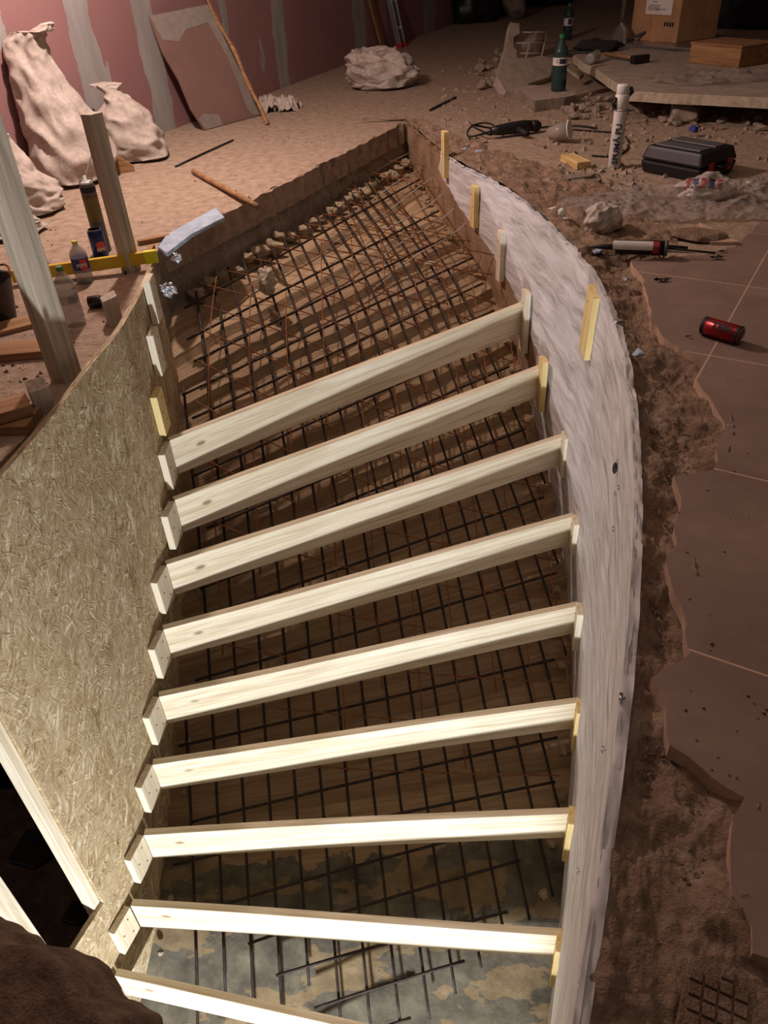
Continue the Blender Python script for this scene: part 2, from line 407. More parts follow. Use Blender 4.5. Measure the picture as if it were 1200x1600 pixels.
# far slanting edge of the floor slab above the pit, and the short left return
mb = MB()
def dg(u, v):
    p = DIAG_L.lerp(DIAG_R, u); n = Vector((DIAG_R.y - DIAG_L.y, -(DIAG_R.x - DIAG_L.x), 0)).normalized()
    j = .016 * fbm((p.x, p.y, v * .3), 9) + (.018 if v > .55 else 0)
    return p + n * (-.0 + j - .01) + Vector((0, 0, lerp(.0, -.30, v) + (.012 * N3(p, 11) if v < .1 else 0)))
mb.grid(dg, 140, 16); structure(mb.build('wall_back', 'slab_side', smooth=True))
mb = MB()
lret = Poly([DIAG_L, Vector((-.86, 3.05, 0)), Vector((-.81, 2.86, 0)), Vector((-.82, 2.5, 0))])
mb.grid(lambda u, v: (lret(u).x + .012 * fbm((lret(u).x, lret(u).y, v), 6), lret(u).y, lerp(0, -1.3, v)), 40, 30)
structure(mb.build('wall_left', 'slab_side', smooth=True))
# sloping soffit formwork: planks laid across, each lapping the next
def soffit_mat():
    t = NT('soffit_boards'); sep = t.add('ShaderNodeSeparateXYZ'); t.link(t.coord('UV'), sep.inputs[0])
    fl = t.math('FLOOR', t.math('MULTIPLY', sep.outputs[0], 2.0)); wn = t.add('ShaderNodeTexWhiteNoise', noise_dimensions='1D'); t.link(fl, wn.inputs['W'])
    g = t.noise(t.coord('UV', (16, 2.5, 1)), 1.2, 6, .6, .5)
    c = t.ramp(g, [(.3, '7a6248'), (.5, '9c8263'), (.7, 'b49a78')])
    c = t.mix(t.math('MULTIPLY', wn.outputs[0], .45), c, '7c6248')
    n = t.noise(t.coord('Object'), 2.2, 6, .6); n2 = t.noise(t.coord('Object'), 9, 8, .65)
    conc = t.ramp(n2, [(.3, '37322a'), (.5, '585143'), (.7, '726a58')])
    f = t.math('GREATER_THAN', t.math('ADD', sep.outputs[0], t.math('MULTIPLY', t.math('SUBTRACT', n, .5), 1.8)), 9.7)
    sand = t.ramp(n2, [(.3, '5c4c37'), (.5, '776549'), (.7, '8a785a')])
    fs = t.math('GREATER_THAN', t.noise(t.coord('UV', (1.1, 1.6, 1)), 1.6, 6, .55, .3), .54)
    conc = t.mix(fs, conc, sand)
    dust = t.ramp(t.noise(t.coord('Object'), 4, 5, .6), [(.45, .0), (.8, .4)])
    c = t.mix(dust, c, '8c7a64'); c = t.mix(f, c, conc)
    t.color(c); t.b.inputs['Roughness'].default_value = .9; t.bump(t.math('ADD', t.math('MULTIPLY', g, t.math('SUBTRACT', 1.0, f)), n2), .6, .012); M['soffit'] = t.m
soffit_mat()
mb = MB(); KM = len(FAN) - 1
def so(u, v):
    k = u * KM; fr = (k * 2.0) % 1.0; s = fr * .035 * max(0, min(1, (11 - k) * .8))
    p = soff(k, -.03 + 1.06 * v)
    return p + Vector((0, 0, s - .03 + .012 * fbm((p.x, p.y, 0), 4)))
mb.grid(so, 15 * KM, 60, lambda u, v: (u * KM, v * 1.7)); structure(mb.build('trim_2', 'soffit'))
mb = MB(); mb.box((-.4, .3, -2.34), (3.2, 4.0, .1)); structure(mb.build('floor.003', 'soil_dark'))
# left formwork panel of OSB with a tall opening
def lpt(u): return leftp(u)
def panel():
    ycut = [1.29, 1.075]; zt = lambda p: .06 - .05 * max(0, min(1, (2.3 - p.y) / .7))
    pts = []; n = 90
    for i in range(n + 1): pts.append(leftp(i / n))
    # insert exact cuts
    for yc in ycut:
        for i in range(len(pts) - 1):
            if pts[i].y > yc >= pts[i + 1].y:
                t = (pts[i].y - yc) / (pts[i].y - pts[i + 1].y); pts.insert(i + 1, pts[i].lerp(pts[i + 1], t)); break
    mb = MB(); s = 0
    nrm = []
    for i, p in enumerate(pts):
        d = (pts[min(i + 1, len(pts) - 1)] - pts[max(i - 1, 0)]).normalized(); nrm.append(Vector((d.y, -d.x, 0)) * 1.0)
    ZS = [None, -.45, -1.50, -2.25]
    for i in range(len(pts) - 1):
        a, b = pts[i], pts[i + 1]; ds = (b - a).length
        opening = ycut[1] - .001 <= (a.y + b.y) / 2 <= ycut[0] + .001
        for j in range(3):
            if j == 1 and opening: continue
            za0, zb0 = (zt(a), zt(b)) if j == 0 else (ZS[j], ZS[j]); z1 = ZS[j + 1]
            q = [(a, za0, s), (b, zb0, s + ds), (b, z1, s + ds), (a, z1, s)]
            for side in (0, 1):
                bb = len(mb.v)
                for (p, z, ss), nn in zip(q, (nrm[i], nrm[i + 1], nrm[i + 1], nrm[i])):
                    mb.v.append(Vector((p.x, p.y, z)) + nn * (.018 * side)); mb.uv[len(mb.v) - 1] = (ss + side * 5, z)
                mb.f.append([bb, bb + 1, bb + 2, bb + 3] if side == 0 else [bb + 3, bb + 2, bb + 1, bb])
            # rims
            def rim(p, z, nn, p2, z2, nn2, s0):
                bb = len(mb.v)
                for (pp, zz, kk, o_) in ((p, z, nn, 0), (p2, z2, nn2, 0), (p2, z2, nn2, 1), (p, z, nn, 1)):
                    mb.v.append(Vector((pp.x, pp.y, zz)) + kk * (.018 * o_)); mb.uv[len(mb.v) - 1] = (s0, zz + o_ * .02)
                mb.f.append([bb, bb + 1, bb + 2, bb + 3])
            if j == 0: rim(a, za0, nrm[i], b, zb0, nrm[i + 1], s)
            if j == 0 and opening: rim(a, z1, nrm[i], b, z1, nrm[i + 1], s)
            if j == 2 and opening: rim(a, za0, nrm[i], b, zb0, nrm[i + 1], s)
            if i == 0: rim(a, za0, nrm[0], a, z1, nrm[0], s)
        s += ds
    for yc in ycut:
        i = min(range(len(pts)), key=lambda q: abs(pts[q].y - yc)); bb = len(mb.v)
        for (z, o_) in ((-.45, 0), (-1.5, 0), (-1.5, 1), (-.45, 1)):
            mb.v.append(Vector((pts[i].x, pts[i].y, z)) + nrm[i] * (.018 * o_)); mb.uv[len(mb.v) - 1] = (o_ * .02, z)
        mb.f.append([bb, bb + 1, bb + 2, bb + 3])
    return mb
t = thing('formwork_panel', 'large curved chipboard formwork panel left of the stair, dark opening near its foot', 'formwork panel', (-.785, 2.27, 0))
p = panel()
for i, v in enumerate(p.v): p.v[i] = v - Vector((-.785, 2.27, 0))
p.build('board_sheet', 'osb', t, fix=False)
def stud(y0, wdt, z0, z1, name='stud', sh=.035):
    u = min((i / 400 for i in range(401)), key=lambda q: abs(leftp(q).y - y0)); p = leftp(u); q = leftp(min(1, u + .01)); d = (q - p).normalized()
    mb = MB(); R_ = frame(d); nn = Vector((d.y, -d.x, 0))
    c = p + d * wdt / 2 + nn * sh + Vector((0, 0, (z0 + z1) / 2)); mb.box(c - Vector((-.785, 2.27, 0)), (wdt, .045, z1 - z0), R_)
    return mb.build(name, 'pine_up', t, bevel=.002)
stud(1.29, .03, -2.1, -.30); stud(1.075, .07, -1.9, -.2, sh=-.024)
# storey seen through the opening; its darkness is put into the near-black sheet colour
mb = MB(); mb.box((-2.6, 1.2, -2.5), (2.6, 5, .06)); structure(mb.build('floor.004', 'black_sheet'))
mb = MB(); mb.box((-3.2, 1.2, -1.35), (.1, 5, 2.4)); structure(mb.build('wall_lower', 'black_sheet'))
for i, (px, py, z, s) in enumerate(((60, 1330, -1.75, .16), (125, 1430, -2.1, .10))):  # flat grey pieces stand in for faint reflections in the dark
    c = at(px, py, z); mb = MB()
    mb.prism([c + Vector((s * a, s * b, 0)) for a, b in ((-.6, -.3), (.1, -.5), (.6, -.1), (.4, .4), (-.4, .5))], (0, 0, .03))
    tag(mb.build('concrete_shard', 'steel_dark', bevel=.004), ['larger dark flat shard in the black opening of the chipboard panel', 'smaller dark shard low in the black opening of the chipboard panel'][i], 'rubble')

# ---- floor: tiled part on the right, dusty slab elsewhere, soil band between
TILE = [(1260, 330), (1190, 345), (1150, 385), (1095, 398), (1050, 402), (985, 408), (1002, 430), (1012, 460), (1018, 505), (1040, 528), (1060, 545), (1097, 562), (1086, 590), (1100, 612), (1124, 640), (1130, 672), (1118, 705), (1115, 735), (1085, 738), (1055, 742), (1064, 790), (1055, 830), (1044, 880), (1052, 920), (1060, 945), (1070, 990), (1078, 1022), (1045, 1042), (1020, 1062), (1040, 1100), (1048, 1165), (1095, 1200), (1158, 1245), (1143, 1275), (1142, 1330), (1144, 1400), (1172, 1450), (1175, 1490), (1230, 1500), (1330, 1640)]
tp = [at(x, y, 0) for x, y in TILE]
def jag(pts, step=.02, amp=.006):
    out = []
    for a, b in zip(pts[:-1], pts[1:]):
        n = max(1, int((b - a).length / step))
        for i in range(n):
            p = a.lerp(b, i / n); out.append(p + Vector((N3(p, 14), N3(p + Vector((9, 9, 9)), 14), 0)) * amp * 2)
    return out + [pts[-1]]
tj = jag(tp)
def tile_mat():
    t = NT('floor_tiles'); v = t.coord('Object', (1, 1, 1), (0, 0, .571)); sep = t.add('ShaderNodeSeparateXYZ'); t.link(v, sep.inputs[0])
    n = t.noise(t.coord('Object'), 4, 7, .65); n2 = t.noise(t.coord('Object'), 60, 4, .6)
    c = t.ramp(n, [(.3, '6f5a50'), (.55, '7f695d'), (.75, '8f786b')])
    ln = None
    for k, off in ((0, .469), (1, .241)):
        fr = t.math('FRACT', t.math('ADD', t.math('DIVIDE', sep.outputs[k], .58), off)); a = t.math('LESS_THAN', fr, .008)
        ln = a if ln is None else t.math('MAXIMUM', ln, a)
    c = t.mix(t.math('MULTIPLY', ln, .7), c, 'c9a890')
    pit = t.noise(t.coord('Object'), 14, 2, .5); c = t.mix(t.ramp(pit, [(.72, .0), (.76, .6)]), c, '4c382e')
    t.color(c); t.b.inputs['Roughness'].default_value = .8; t.bump(t.math('ADD', n, t.math('MULTIPLY', n2, .3)), .25, .01); M['tiles'] = t.m
tile_mat()
def polyfill(poly, z0, z1, name, mat, edge=None):
    bm = bmesh.new(); vs_ = [bm.verts.new((p.x, p.y, z1)) for p in poly]
    es = [bm.edges.new((vs_[i], vs_[(i + 1) % len(vs_)])) for i in range(len(vs_))]
    bmesh.ops.triangle_fill(bm, use_beauty=True, use_dissolve=False, edges=es)
    if z0 < z1:
        lo = [bm.verts.new((p.x, p.y, z0)) for p in poly]
        for i in range(len(vs_)):
            j = (i + 1) % len(vs_); f = bm.faces.new((vs_[i], lo[i], lo[j], vs_[j])); f.material_index = 1 if edge else 0
    bmesh.ops.recalc_face_normals(bm, faces=bm.faces)
    me = bpy.data.meshes.new(name); bm.to_mesh(me); bm.free(); me.materials.append(M[mat])
    if edge: me.materials.append(M[edge])
    o = bpy.data.objects.new(name, me); COL.objects.link(o); return structure(o)
polyfill(tj + [Vector((1.2, -1.5, 0)), Vector((6, -1.5, 0)), Vector((6, tj[0].y, 0))], -.03, 0, 'floor', 'tiles', 'tile_edge')
# dusty concrete slab: everything beyond, with the pit cut out; left edge follows the panel
back = [Vector((p.x - .05, p.y, 0)) for p in leftp.p][::-1]
dj = jag([DIAG_L, DIAG_R], .02, .010)
rj = jag([Vector((.31, 5.66, 0)), Vector((.44, 5.1, 0)), Vector((.62, 4.62, 0)), Vector((.80, 4.2, 0)), Vector((.98, 3.8, 0)), Vector((1.08, 3.4, 0)), Vector((1.10, 3.0, 0))], .02, .02)
outer = [Vector((-6, -1.5, 0)), Vector((-1.6, -1.5, 0))] + back + dj + rj + [Vector((p.x, p.y, 0)) for p in tj[0:1] + []]
outer = [Vector((-6, -1.5, 0)), Vector((-1.5, -1.5, 0)), Vector((-1.5, .3, 0))] + back + dj + rj[1:] + [p for p in tj[:next(i for i, q in enumerate(tj) if q.x < 1.10)]][::-1] + [Vector((6, tj[0].y, 0)), Vector((6, 16, 0)), Vector((-6, 16, 0))]
polyfill(outer, -.12, 0, 'floor.001', 'concrete_dusty')
# soil band: between the wall lip and the broken tile edge
innerP = right
ou = [Vector((.33, 5.75, 0)), Vector((.55, 5.1, 0)), Vector((.72, 4.62, 0)), Vector((.92, 4.2, 0)), Vector((1.10, 3.8, 0)), Vector((1.20, 3.4, 0)), Vector((1.22, 3.0, 0))] + [Vector((p.x, p.y, 0)) for p in tp[4:]] + [Vector((.9, -.2, 0)), Vector((.8, -.8, 0))]
def y_at(poly, y):
    best = None
    for a, b in zip(poly[:-1], poly[1:]):
        if (a.y - y) * (b.y - y) <= 0 and a.y != b.y:
            t = (y - a.y) / (b.y - a.y); x = lerp(a.x, b.x, t); best = x if best is None else max(best, x)
    return best if best is not None else poly[-1].x
def soilf(u, v):
    y = lerp(5.72, .10, u ** .8); xi = y_at(right.p, y) + .006; xo = y_at(ou, y) + .07; x = lerp(xi, xo, v)
    e = min(v, 1) ; base = -.008 - .022 * math.sin(PI * min(1, v * 1.1)) * (1 if y < 2.9 else .1)
    h = .020 * fbm((x, y, 0), 5, 4) + .017 * fbm((x, y, 5), 14, 4) + .008 * abs(fbm((x, y, 1), 45, 2))
    rid = .009 * abs(math.sin((x * .93 + y * .36) * 95 + N3((x, y, 0), 6))) * max(0, min(1, (x - .40) * 10)) * max(0, min(1, (.74 - y) * 8))
    damp = min(1, v * 10 + .25)
    if y > 2.9: base += .02
    h = base + h * damp + rid
    if v > .85: h = min(h, -.010)
    h = min(h, .03)
    return (x, y, h)
mb = MB(); mb.grid(soilf, 620, 110); so_ = structure(mb.build('floor.002', 'soil', smooth=True, fix=False))
# earth bank at the near left, close under the camera
def bank(u, v):
    a = lerp(-1.9, .25, u); edge = .62 + .05 * 0
    ex = Poly([Vector((-1.6, .95, 0)), Vector((-.9, .70, 0)), Vector((-.55, .56, 0)), Vector((-.445, .49, 0)), Vector((-.30, .40, 0)), Vector((-.15, .22, 0)), Vector((.12, .02, 0))])
    p = ex(u); q = Vector((p.x * .9 - .05, p.y - v * 1.1, 0))
    h = (.025 * fbm((q.x, q.y, 2), 6, 4) + .012 * fbm((q.x, q.y, 9), 22, 3)) - (.16 * max(0, (.06 - v) / .06) ** 1.0)
    jx = .02 * fbm((p.x, p.y, 0), 9, 3)
    return (p.x + (q.x - p.x) * min(1, v * 8) + jx, p.y - v * 1.1 + jx, h - .01)
mb = MB(); mb.grid(bank, 260, 120); structure(mb.build('trim_3', 'soil_dark', smooth=True))

# ---- upper walls
wa, wb = at(430, 142), at(600, 78)
wd = (wb - wa).normalized()
WN = Vector((wd.y, -wd.x, 0)); W0 = wa - wd * 8
def ws(px, py):
    p = onplane(px, py, wa, WN); return (p - W0).dot(wd), p.z
def sx(px, py): return ws(px, py)[0]
STRIPES = [(sx(135, 60), .11), (sx(225, 25), .11), (sx(438, 60), .10), (sx(345, 5), .05), (sx(560, 20), .17), (sx(5, 60), .03), (sx(670, 15), .2)]
stripes_wall()
mb = MB(); mb.grid(lambda u, v: W0 + wd * (16 * u) + Vector((0, 0, 3.0 * v)), 8, 2, lambda u, v: (16 * u, 3 * v)); structure(mb.build('wall_left.001', 'drywall', fix=False))
mb = MB(); mb.box((2, 15.5, 1.5), (14, .2, 3)); structure(mb.build('wall_back.001', 'slab_concrete'))
mb = MB(); mb.box((6.1, 7, 1.5), (.2, 18, 3)); structure(mb.build('wall_right.001', 'slab_concrete'))
mb = MB(); mb.box((1, 7, 3.05), (14, 18, .1)); structure(mb.build('ceiling', 'slab_concrete'))

# ================================================================ RISER BOARDS AND CLEATS
ORD = ['top', 'second', 'third', 'fourth', 'fifth', 'sixth', 'seventh', 'eighth', 'ninth and lowest']
def riser(k):
    a, b = BOARD[k]; d = b - a; L = d.length; R_ = frame(d)
    mb = MB(); nx = 24
    bow = lambda x: .004 * math.sin(x * 3 + k)
    def ring(x): return [(x, bow(x), 0), (x, .026 + bow(x), 0), (x, .026 + bow(x), -.15), (x, bow(x), -.15)]
    for i in range(nx + 1): mb.v += [Vector(p) for p in ring(L * i / nx)]
    for i in range(nx):
        for j in range(4): q = i * 4; mb.f.append([q + j, q + (j + 1) % 4, q + 4 + (j + 1) % 4, q + 4 + j])
    mb.f.append([0, 1, 2, 3]); e = nx * 4; mb.f.append([e + 3, e + 2, e + 1, e])
    o = mb.build('riser_board', 'pine', bevel=.002)
    place(o, a, R_)
    lab = 'pale pine riser board spanning the stair pit, %s from the top' % ORD[k] if 0 < k < 8 else ('topmost pale pine riser board spanning the stair pit' if k == 0 else 'lowest pine riser board, cut off by the bottom of the photo')
    return tag(o, lab, 'riser board', 'riser boards across the stair pit')
for k in range(9): riser(k)
def cleat(name, origin, along, inward, ln, th, ht, mat, label, group, screws=3):
    # origin: top corner on the wall side nearest the board; along: towards the camera; inward: into the pit
    X = Vector(along).normalized(); R_ = frame(X); t = thing(name, label, 'cleat', origin, R_, group)
    yl = 1 if (R_ @ Vector((0, 1, 0))).dot(Vector(inward)) > 0 else -1
    mb = MB(); mb.box((ln / 2, yl * th / 2, -ht / 2), (ln, th, ht)); mb.build('block', mat, t, bevel=.002)
    for i in range(screws):
        s = MB(); s.lathe([(.0001, .0), (.0035, .0), (.003, .0012), (.0001, .0012)], 8, Matrix.Rotation(-yl * PI / 2, 4, 'X'))
        for j, v in enumerate(s.v): s.v[j] = v + Vector((ln * (.3 + .4 * (i % 2)), yl * th, -ht * (.2 + .28 * i)))
        s.build('screw', 'steel_dark', t)
    return t
def ldir(y):
    u = min((i / 400 for i in range(401)), key=lambda q: abs(leftp(q).y - y)); return leftp(u), (leftp(min(1, u + .02)) - leftp(max(0, u - .02))).normalized()
for k in range(9):
    a = BOARD[k][0]; p, d = ldir(a.y); inw = Vector((-d.y, d.x, 0)); inw = inw if inw.x > 0 else -inw
    org = Vector((a.x, a.y, a.z - .002)) - inw * .025
    cleat('left_cleat' if 0 else 'wood_cleat', org, d, inw, .095, .025, .15, 'pine_up',
          ('pine cleat on the chipboard panel at the left end of the %s riser board' % ORD[k].replace('ninth and lowest', 'lowest')), 'cleats on the chipboard panel')
for (x, y, z, mt, lb) in ((-.765, 2.475, -.235, 'pine_yellow', 'yellowish cleat on the chipboard panel, first above the topmost riser board'),
                          (-.762, 2.60, -.062, 'pine_up', 'pale cleat on the chipboard panel, second above the topmost riser board'),
                          (-.765, 2.72, .085, 'pine_up', 'pale cleat at the far upper tip of the chipboard panel')):
    p, d = ldir(y - .05); cleat('wood_cleat', (p.x + .001, y, z), d, (1, 0, 0), .085, .025, .155, mt, lb, 'cleats on the chipboard panel')
def rdir(y):
    u = min((i / 500 for i in range(501)), key=lambda q: abs(right(q).y - y)); return right(u), (right(min(1, u + .01)) - right(max(0, u - .01))).normalized()
RC = [(.07, .30, 'pine_up'), (.055, .25, 'pine_yellow'), (.03, .20, 'pine_up'), (.01, .16, 'pine_up'), (.02, .2, 'pine_up'), (.02, .22, 'pine_yellow'), (.04, .24, 'pine_yellow'), (.03, .26, 'pine_yellow')]
for k in range(8):
    b = BOARD[k][1]; p, d = rdir(b.y); inw = Vector((d.y, -d.x, 0)); inw = inw if inw.x < 0 else -inw
    up, ht, mt = RC[k]
    cleat('wood_cleat', Vector((b.x, b.y, b.z + up)) - inw * .006, d, inw, .07, .024, ht, mt,
          ('pine cleat on the plastered wall at the right end of the %s riser board' % ORD[k]), 'cleats on the plastered right wall', 2)
for (px, py, px2, py2, ycur, mt, lb) in ((787, 358, 787, 435, 3.87, 'pine_up', 'short upright cleat on the right wall, first beyond the topmost riser board'),
                                  (750, 288, 751, 352, 4.20, 'pine_yellow', 'short upright cleat on the right wall, second beyond the topmost riser board'),
                                  (696, 203, 695, 275, 4.60, 'pine_yellow', 'tall upright stake on the far right wall')):
    p, d = rdir(ycur); P = Vector((p.x, p.y, 0)); zt_ = ztop(P, py); zb_ = ztop(P, py2)
    cleat('wood_cleat', Vector((p.x, p.y, zt_)), d, (-1, 0, 0), .05, .03, zt_ - zb_, mt, lb, 'upright cleats on the far right wall', 2)
p, d = rdir(2.62); P = Vector((p.x, p.y, 0))
inw = Vector((d.y, -d.x, 0)); inw = inw if inw.x < 0 else -inw
cleat('board_offcut', P + inw * -.002 + Vector((0, 0, -.02)), d + Vector((0, 0, -.12)), inw, .10, .026, .25, 'pine_yellow', 'yellow board offcut fixed high on the pale right wall, below the earth edge', None, 1)

# ================================================================ REINFORCEMENT
cage = thing('rebar_mat', 'tied mat of dark steel bars lying along the stair soffit under the riser boards', 'reinforcement', soff(6, .5))
o0 = cage.location.copy()
for i in range(19):
    x0 = -.80 + .098 * i; ye = 1.05 + .03 * math.sin(i * 2.3) + (.06 * (i - 8) if i > 8 else 0) + (.12 if i in (1, 4) else 0)
    pts = []; x = x0; y = 1.8; up = []
    def slope(x, y): return -(.07 + .10 * (x + .4)) * .8 - .20 * max(0, min(1, (y - 2.1) / 1.3))
    while y < 5.6:
        up.append((x, y)); x += slope(x, y) * .06; y += .06
    x, y = x0, 1.8; dn = []
    while y > ye: dn.append((x, y)); x -= slope(x, y) * .06; y -= .06
    for (x, y) in up[::-1] + dn[1:]:
        if left_x(y) + .03 < x < y_at(right.p, y) - .03: pts.append(soff_xy(x, y, .045 + .006 * math.sin(i * 1.7 + y * 2)) - o0)
    if len(pts) < 4: continue
    for _ in range(4): pts = [pts[0]] + [(pts[j - 1] + pts[j] * 2 + pts[j + 1]) / 4 for j in range(1, len(pts) - 1)] + [pts[-1]]
    MB().tube(pts, .0055, 7).build('long_bar', 'rebar', cage, smooth=True)
for i in range(24):
    k = .5 + 11.4 * i / 23; c = soff(k, .5); j0 = int(k); A_, B_ = soff(k, 0), soff(k, 1); m = max((B_.y - A_.y) / (B_.x - A_.x), .15 + .02 * math.sin(i * 2))
    pts = []; x0_, x1_ = (-2, 2) if i < 20 else [(-.62, .45), (-.5, .38), (-.38, .2), (-.7, .0)][i - 20]
    for q in range(60):
        x = -1.0 + 2.0 * q / 59; y = c.y + m * (x - c.x)
        if x0_ < x < x1_ and left_x(y) + .03 + .02 * (i % 3) < x < y_at(right.p, y) - .03 - .02 * (i % 2): pts.append(soff_xy(x, y, .056) - o0)
    if len(pts) > 3: MB().tube(pts, .0055, 7).build('cross_bar', 'rebar', cage, smooth=True)
# rusty welded mesh over the bars, square to the room
ws_ = thing('welded_mesh_sheet', 'rusty thin welded wire mesh lying over the bars, wires running level across the pit', 'wire mesh', soff(4, .5))
o1 = ws_.location.copy()
FL = []
for i in range(17):
    y = 4.25 - .155 * i; xl = max(-.76, -.80 + max(0, (y - 3.3)) * .55) + .05; xr = y_at(right.p, y) - .06 - .1 * ((i * 3) % 3) * .5
    if y < 2.0: xl += .25
    pts = [soff_xy(lerp(xl, xr, j / 8), y - .05 * j / 8, .10) - o1 for j in range(9)]
    for _ in range(2): pts = [pts[0]] + [(pts[j - 1] + pts[j] * 2 + pts[j + 1]) / 4 for j in range(1, len(pts) - 1)] + [pts[-1]]
    MB().tube(pts, .0027, 5).build('wire', 'rust_wire', ws_, smooth=True)
for i in range(10):
    x = -.68 + .15 * i; y1 = 4.0 + .3 * x if x > -.3 else 3.4; y0 = 1.75 + .12 * ((i * 5) % 3) + (.3 if x < -.3 else 0)
    pts = [soff_xy(x + .03 * (j / 14), lerp(y1, y0, j / 14), .105) - o1 for j in range(15)]
    for _ in range(2): pts = [pts[0]] + [(pts[j - 1] + pts[j] * 2 + pts[j + 1]) / 4 for j in range(1, len(pts) - 1)] + [pts[-1]]
    MB().tube(pts, .0027, 5).build('wire', 'rust_wire', ws_, smooth=True)
# loose sheet resting high at the far end, lamp light put into the pale wire colour
p0 = at(427, 372, -.30)
zsh = lambda P: -.16 - .22 * max(0, (4.9 - P.y))
def onsheet(px, py):
    P = at(px, py, -.2)
    for _ in range(12): P = at(px, py, zsh(P))
    return P
sh = thing('welded_mesh_sheet', 'loose sheet of pale lit wire mesh propped at the far corner of the pit', 'wire mesh', onsheet(560, 330))
o2 = sh.location.copy()
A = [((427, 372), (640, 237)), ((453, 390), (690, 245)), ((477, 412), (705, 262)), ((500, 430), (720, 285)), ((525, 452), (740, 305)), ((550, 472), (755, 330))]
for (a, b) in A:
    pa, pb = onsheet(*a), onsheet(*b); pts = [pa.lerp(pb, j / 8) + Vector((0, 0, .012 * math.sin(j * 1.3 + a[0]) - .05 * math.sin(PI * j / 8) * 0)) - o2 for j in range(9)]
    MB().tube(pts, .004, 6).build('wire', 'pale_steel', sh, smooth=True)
for (a, b) in [((455, 293), (560, 300)), ((462, 300), (690, 352)), ((440, 338), (735, 380)), ((500, 345), (775, 402)), ((465, 385), (770, 432)), ((540, 262), (700, 300)), ((560, 247), (720, 268)), ((560, 455), (700, 478))]:
    pa, pb = onsheet(*a), onsheet(*b); pts = [pa.lerp(pb, j / 6) + Vector((0, 0, .01)) - o2 for j in range(7)]
    MB().tube(pts, .003, 5).build('wire', 'rust_wire', sh, smooth=True)
for i in range(9):
    a = (480 + i * 24, 300 - i * 6); b = (545 + i * 26, 470 - i * 12)
    pa, pb = onsheet(*a), onsheet(*b); MB().tube([pa + Vector((0, 0, -.006)) - o2, pb + Vector((0, 0, -.006)) - o2], .003, 5).build('wire', 'rust_wire', sh, smooth=True)

# mortar lumps along the foot of the slab edge and the right wall
def rock(name, c, s, mat, label, cat='rubble', group=None, flat=.7, seed=None, rnd=14):
    rs = random.Random(seed if seed is not None else int(abs(c[0] * 991 + c[1] * 77) * 1000) + 3)
    bm = bmesh.new(); sc = (s * rs.uniform(.8, 1.2), s * rs.uniform(.6, 1.0), s * flat * rs.uniform(.7, 1.1)); rz = rs.uniform(0, PI)
    for _ in range(rnd):
        v = Vector((rs.gauss(0, 1), rs.gauss(0, 1), rs.gauss(0, 1))).normalized(); v = Vector((v.x * sc[0], v.y * sc[1], v.z * sc[2])) * rs.uniform(.8, 1)
        v.rotate(Matrix.Rotation(rz, 3, 'Z')); bm.verts.new(v * .5)
    r = bmesh.ops.convex_hull(bm, input=bm.verts)
    bmesh.ops.delete(bm, geom=[g for g in r['geom_interior'] if isinstance(g, bmesh.types.BMVert)], context='VERTS')
    zmin = min(v.co.z for v in bm.verts)
    for v in bm.verts: v.co.z -= zmin
    me = bpy.data.meshes.new(name); bm.to_mesh(me); bm.free(); me.materials.append(M[mat])
    o = bpy.data.objects.new(name, me); COL.objects.link(o); o.location = Vector(c) - Vector((0, 0, s * .04))
    if s > .05:
        bv = o.modifiers.new('bevel', 'BEVEL'); bv.width = s * .04; bv.segments = 1
    return tag(o, label, cat, group)
def blob(c, r, seed, squash=(1, 1, 1), amp=.35, sub=3):
    bm = bmesh.new(); bmesh.ops.create_icosphere(bm, subdivisions=sub, radius=1)
    for v in bm.verts:
        n = v.co.normalized(); k = 1 + amp * fbm(n + Vector((seed * 3.1, 0, 0)), 1.6, 3); v.co = Vector((n.x * squash[0], n.y * squash[1], n.z * squash[2])) * r * k
    return bm
def bmobj(bm, name, mat, loc, smooth=True, parent=None):
    me = bpy.data.meshes.new(name); bm.to_mesh(me); bm.free(); me.materials.append(M[mat])
    if smooth:
        for p in me.polygons: p.use_smooth = True
    o = bpy.data.objects.new(name, me); COL.objects.link(o); o.location = loc
    if parent: o.parent = parent
    return o
nd = Vector((DIAG_R.y - DIAG_L.y, -(DIAG_R.x - DIAG_L.x), 0)).normalized()
for i in range(24):
    u = .04 + .92 * i / 23; p = DIAG_L.lerp(DIAG_R, u) + nd * random.uniform(.05, .085)
    p.z = -.225 + random.uniform(-.02, .02)
    tag(bmobj(blob(p, random.uniform(.022, .042), i, (1.2, .7, .8), .6), 'foam_lump', 'foam', p), 'pale lump of cured foam plugging the joint under the far slab edge', 'foam', 'foam lumps along the far slab edge')
for i in range(26):
    y = 5.1 - 3.7 * i / 25; p = rdir(y)[0]; q = soff_xy(p.x - .05, y, .02) + Vector((random.uniform(-.02, .02), 0, 0))
    tag(bmobj(blob(q, random.uniform(.010, .024), i + 50, (1, 1, .7), .5), 'foam_lump', 'foam', q), 'pale crumb of foam lying where the stair soffit meets the right wall', 'foam', 'foam crumbs along the right wall foot')
for i in range(9):
    k = 4.6 + i * .8; q = soff(k, .02, .03); tag(bmobj(blob(q, random.uniform(.010, .02), i + 90), 'foam_lump', 'foam', q), 'pale crumb of foam lying where the stair soffit meets the chipboard panel', 'foam', 'foam crumbs along the panel foot')
q = soff_xy(*at(438, 585, -.68).xy, .12); tag(bmobj(blob(q, .05, 4, (.8, .8, 1.1), .5, 3), 'concrete_chunk', 'mortar_lump', q, False), 'pale rough concrete chunk resting on the mesh just above the topmost riser board', 'rubble')
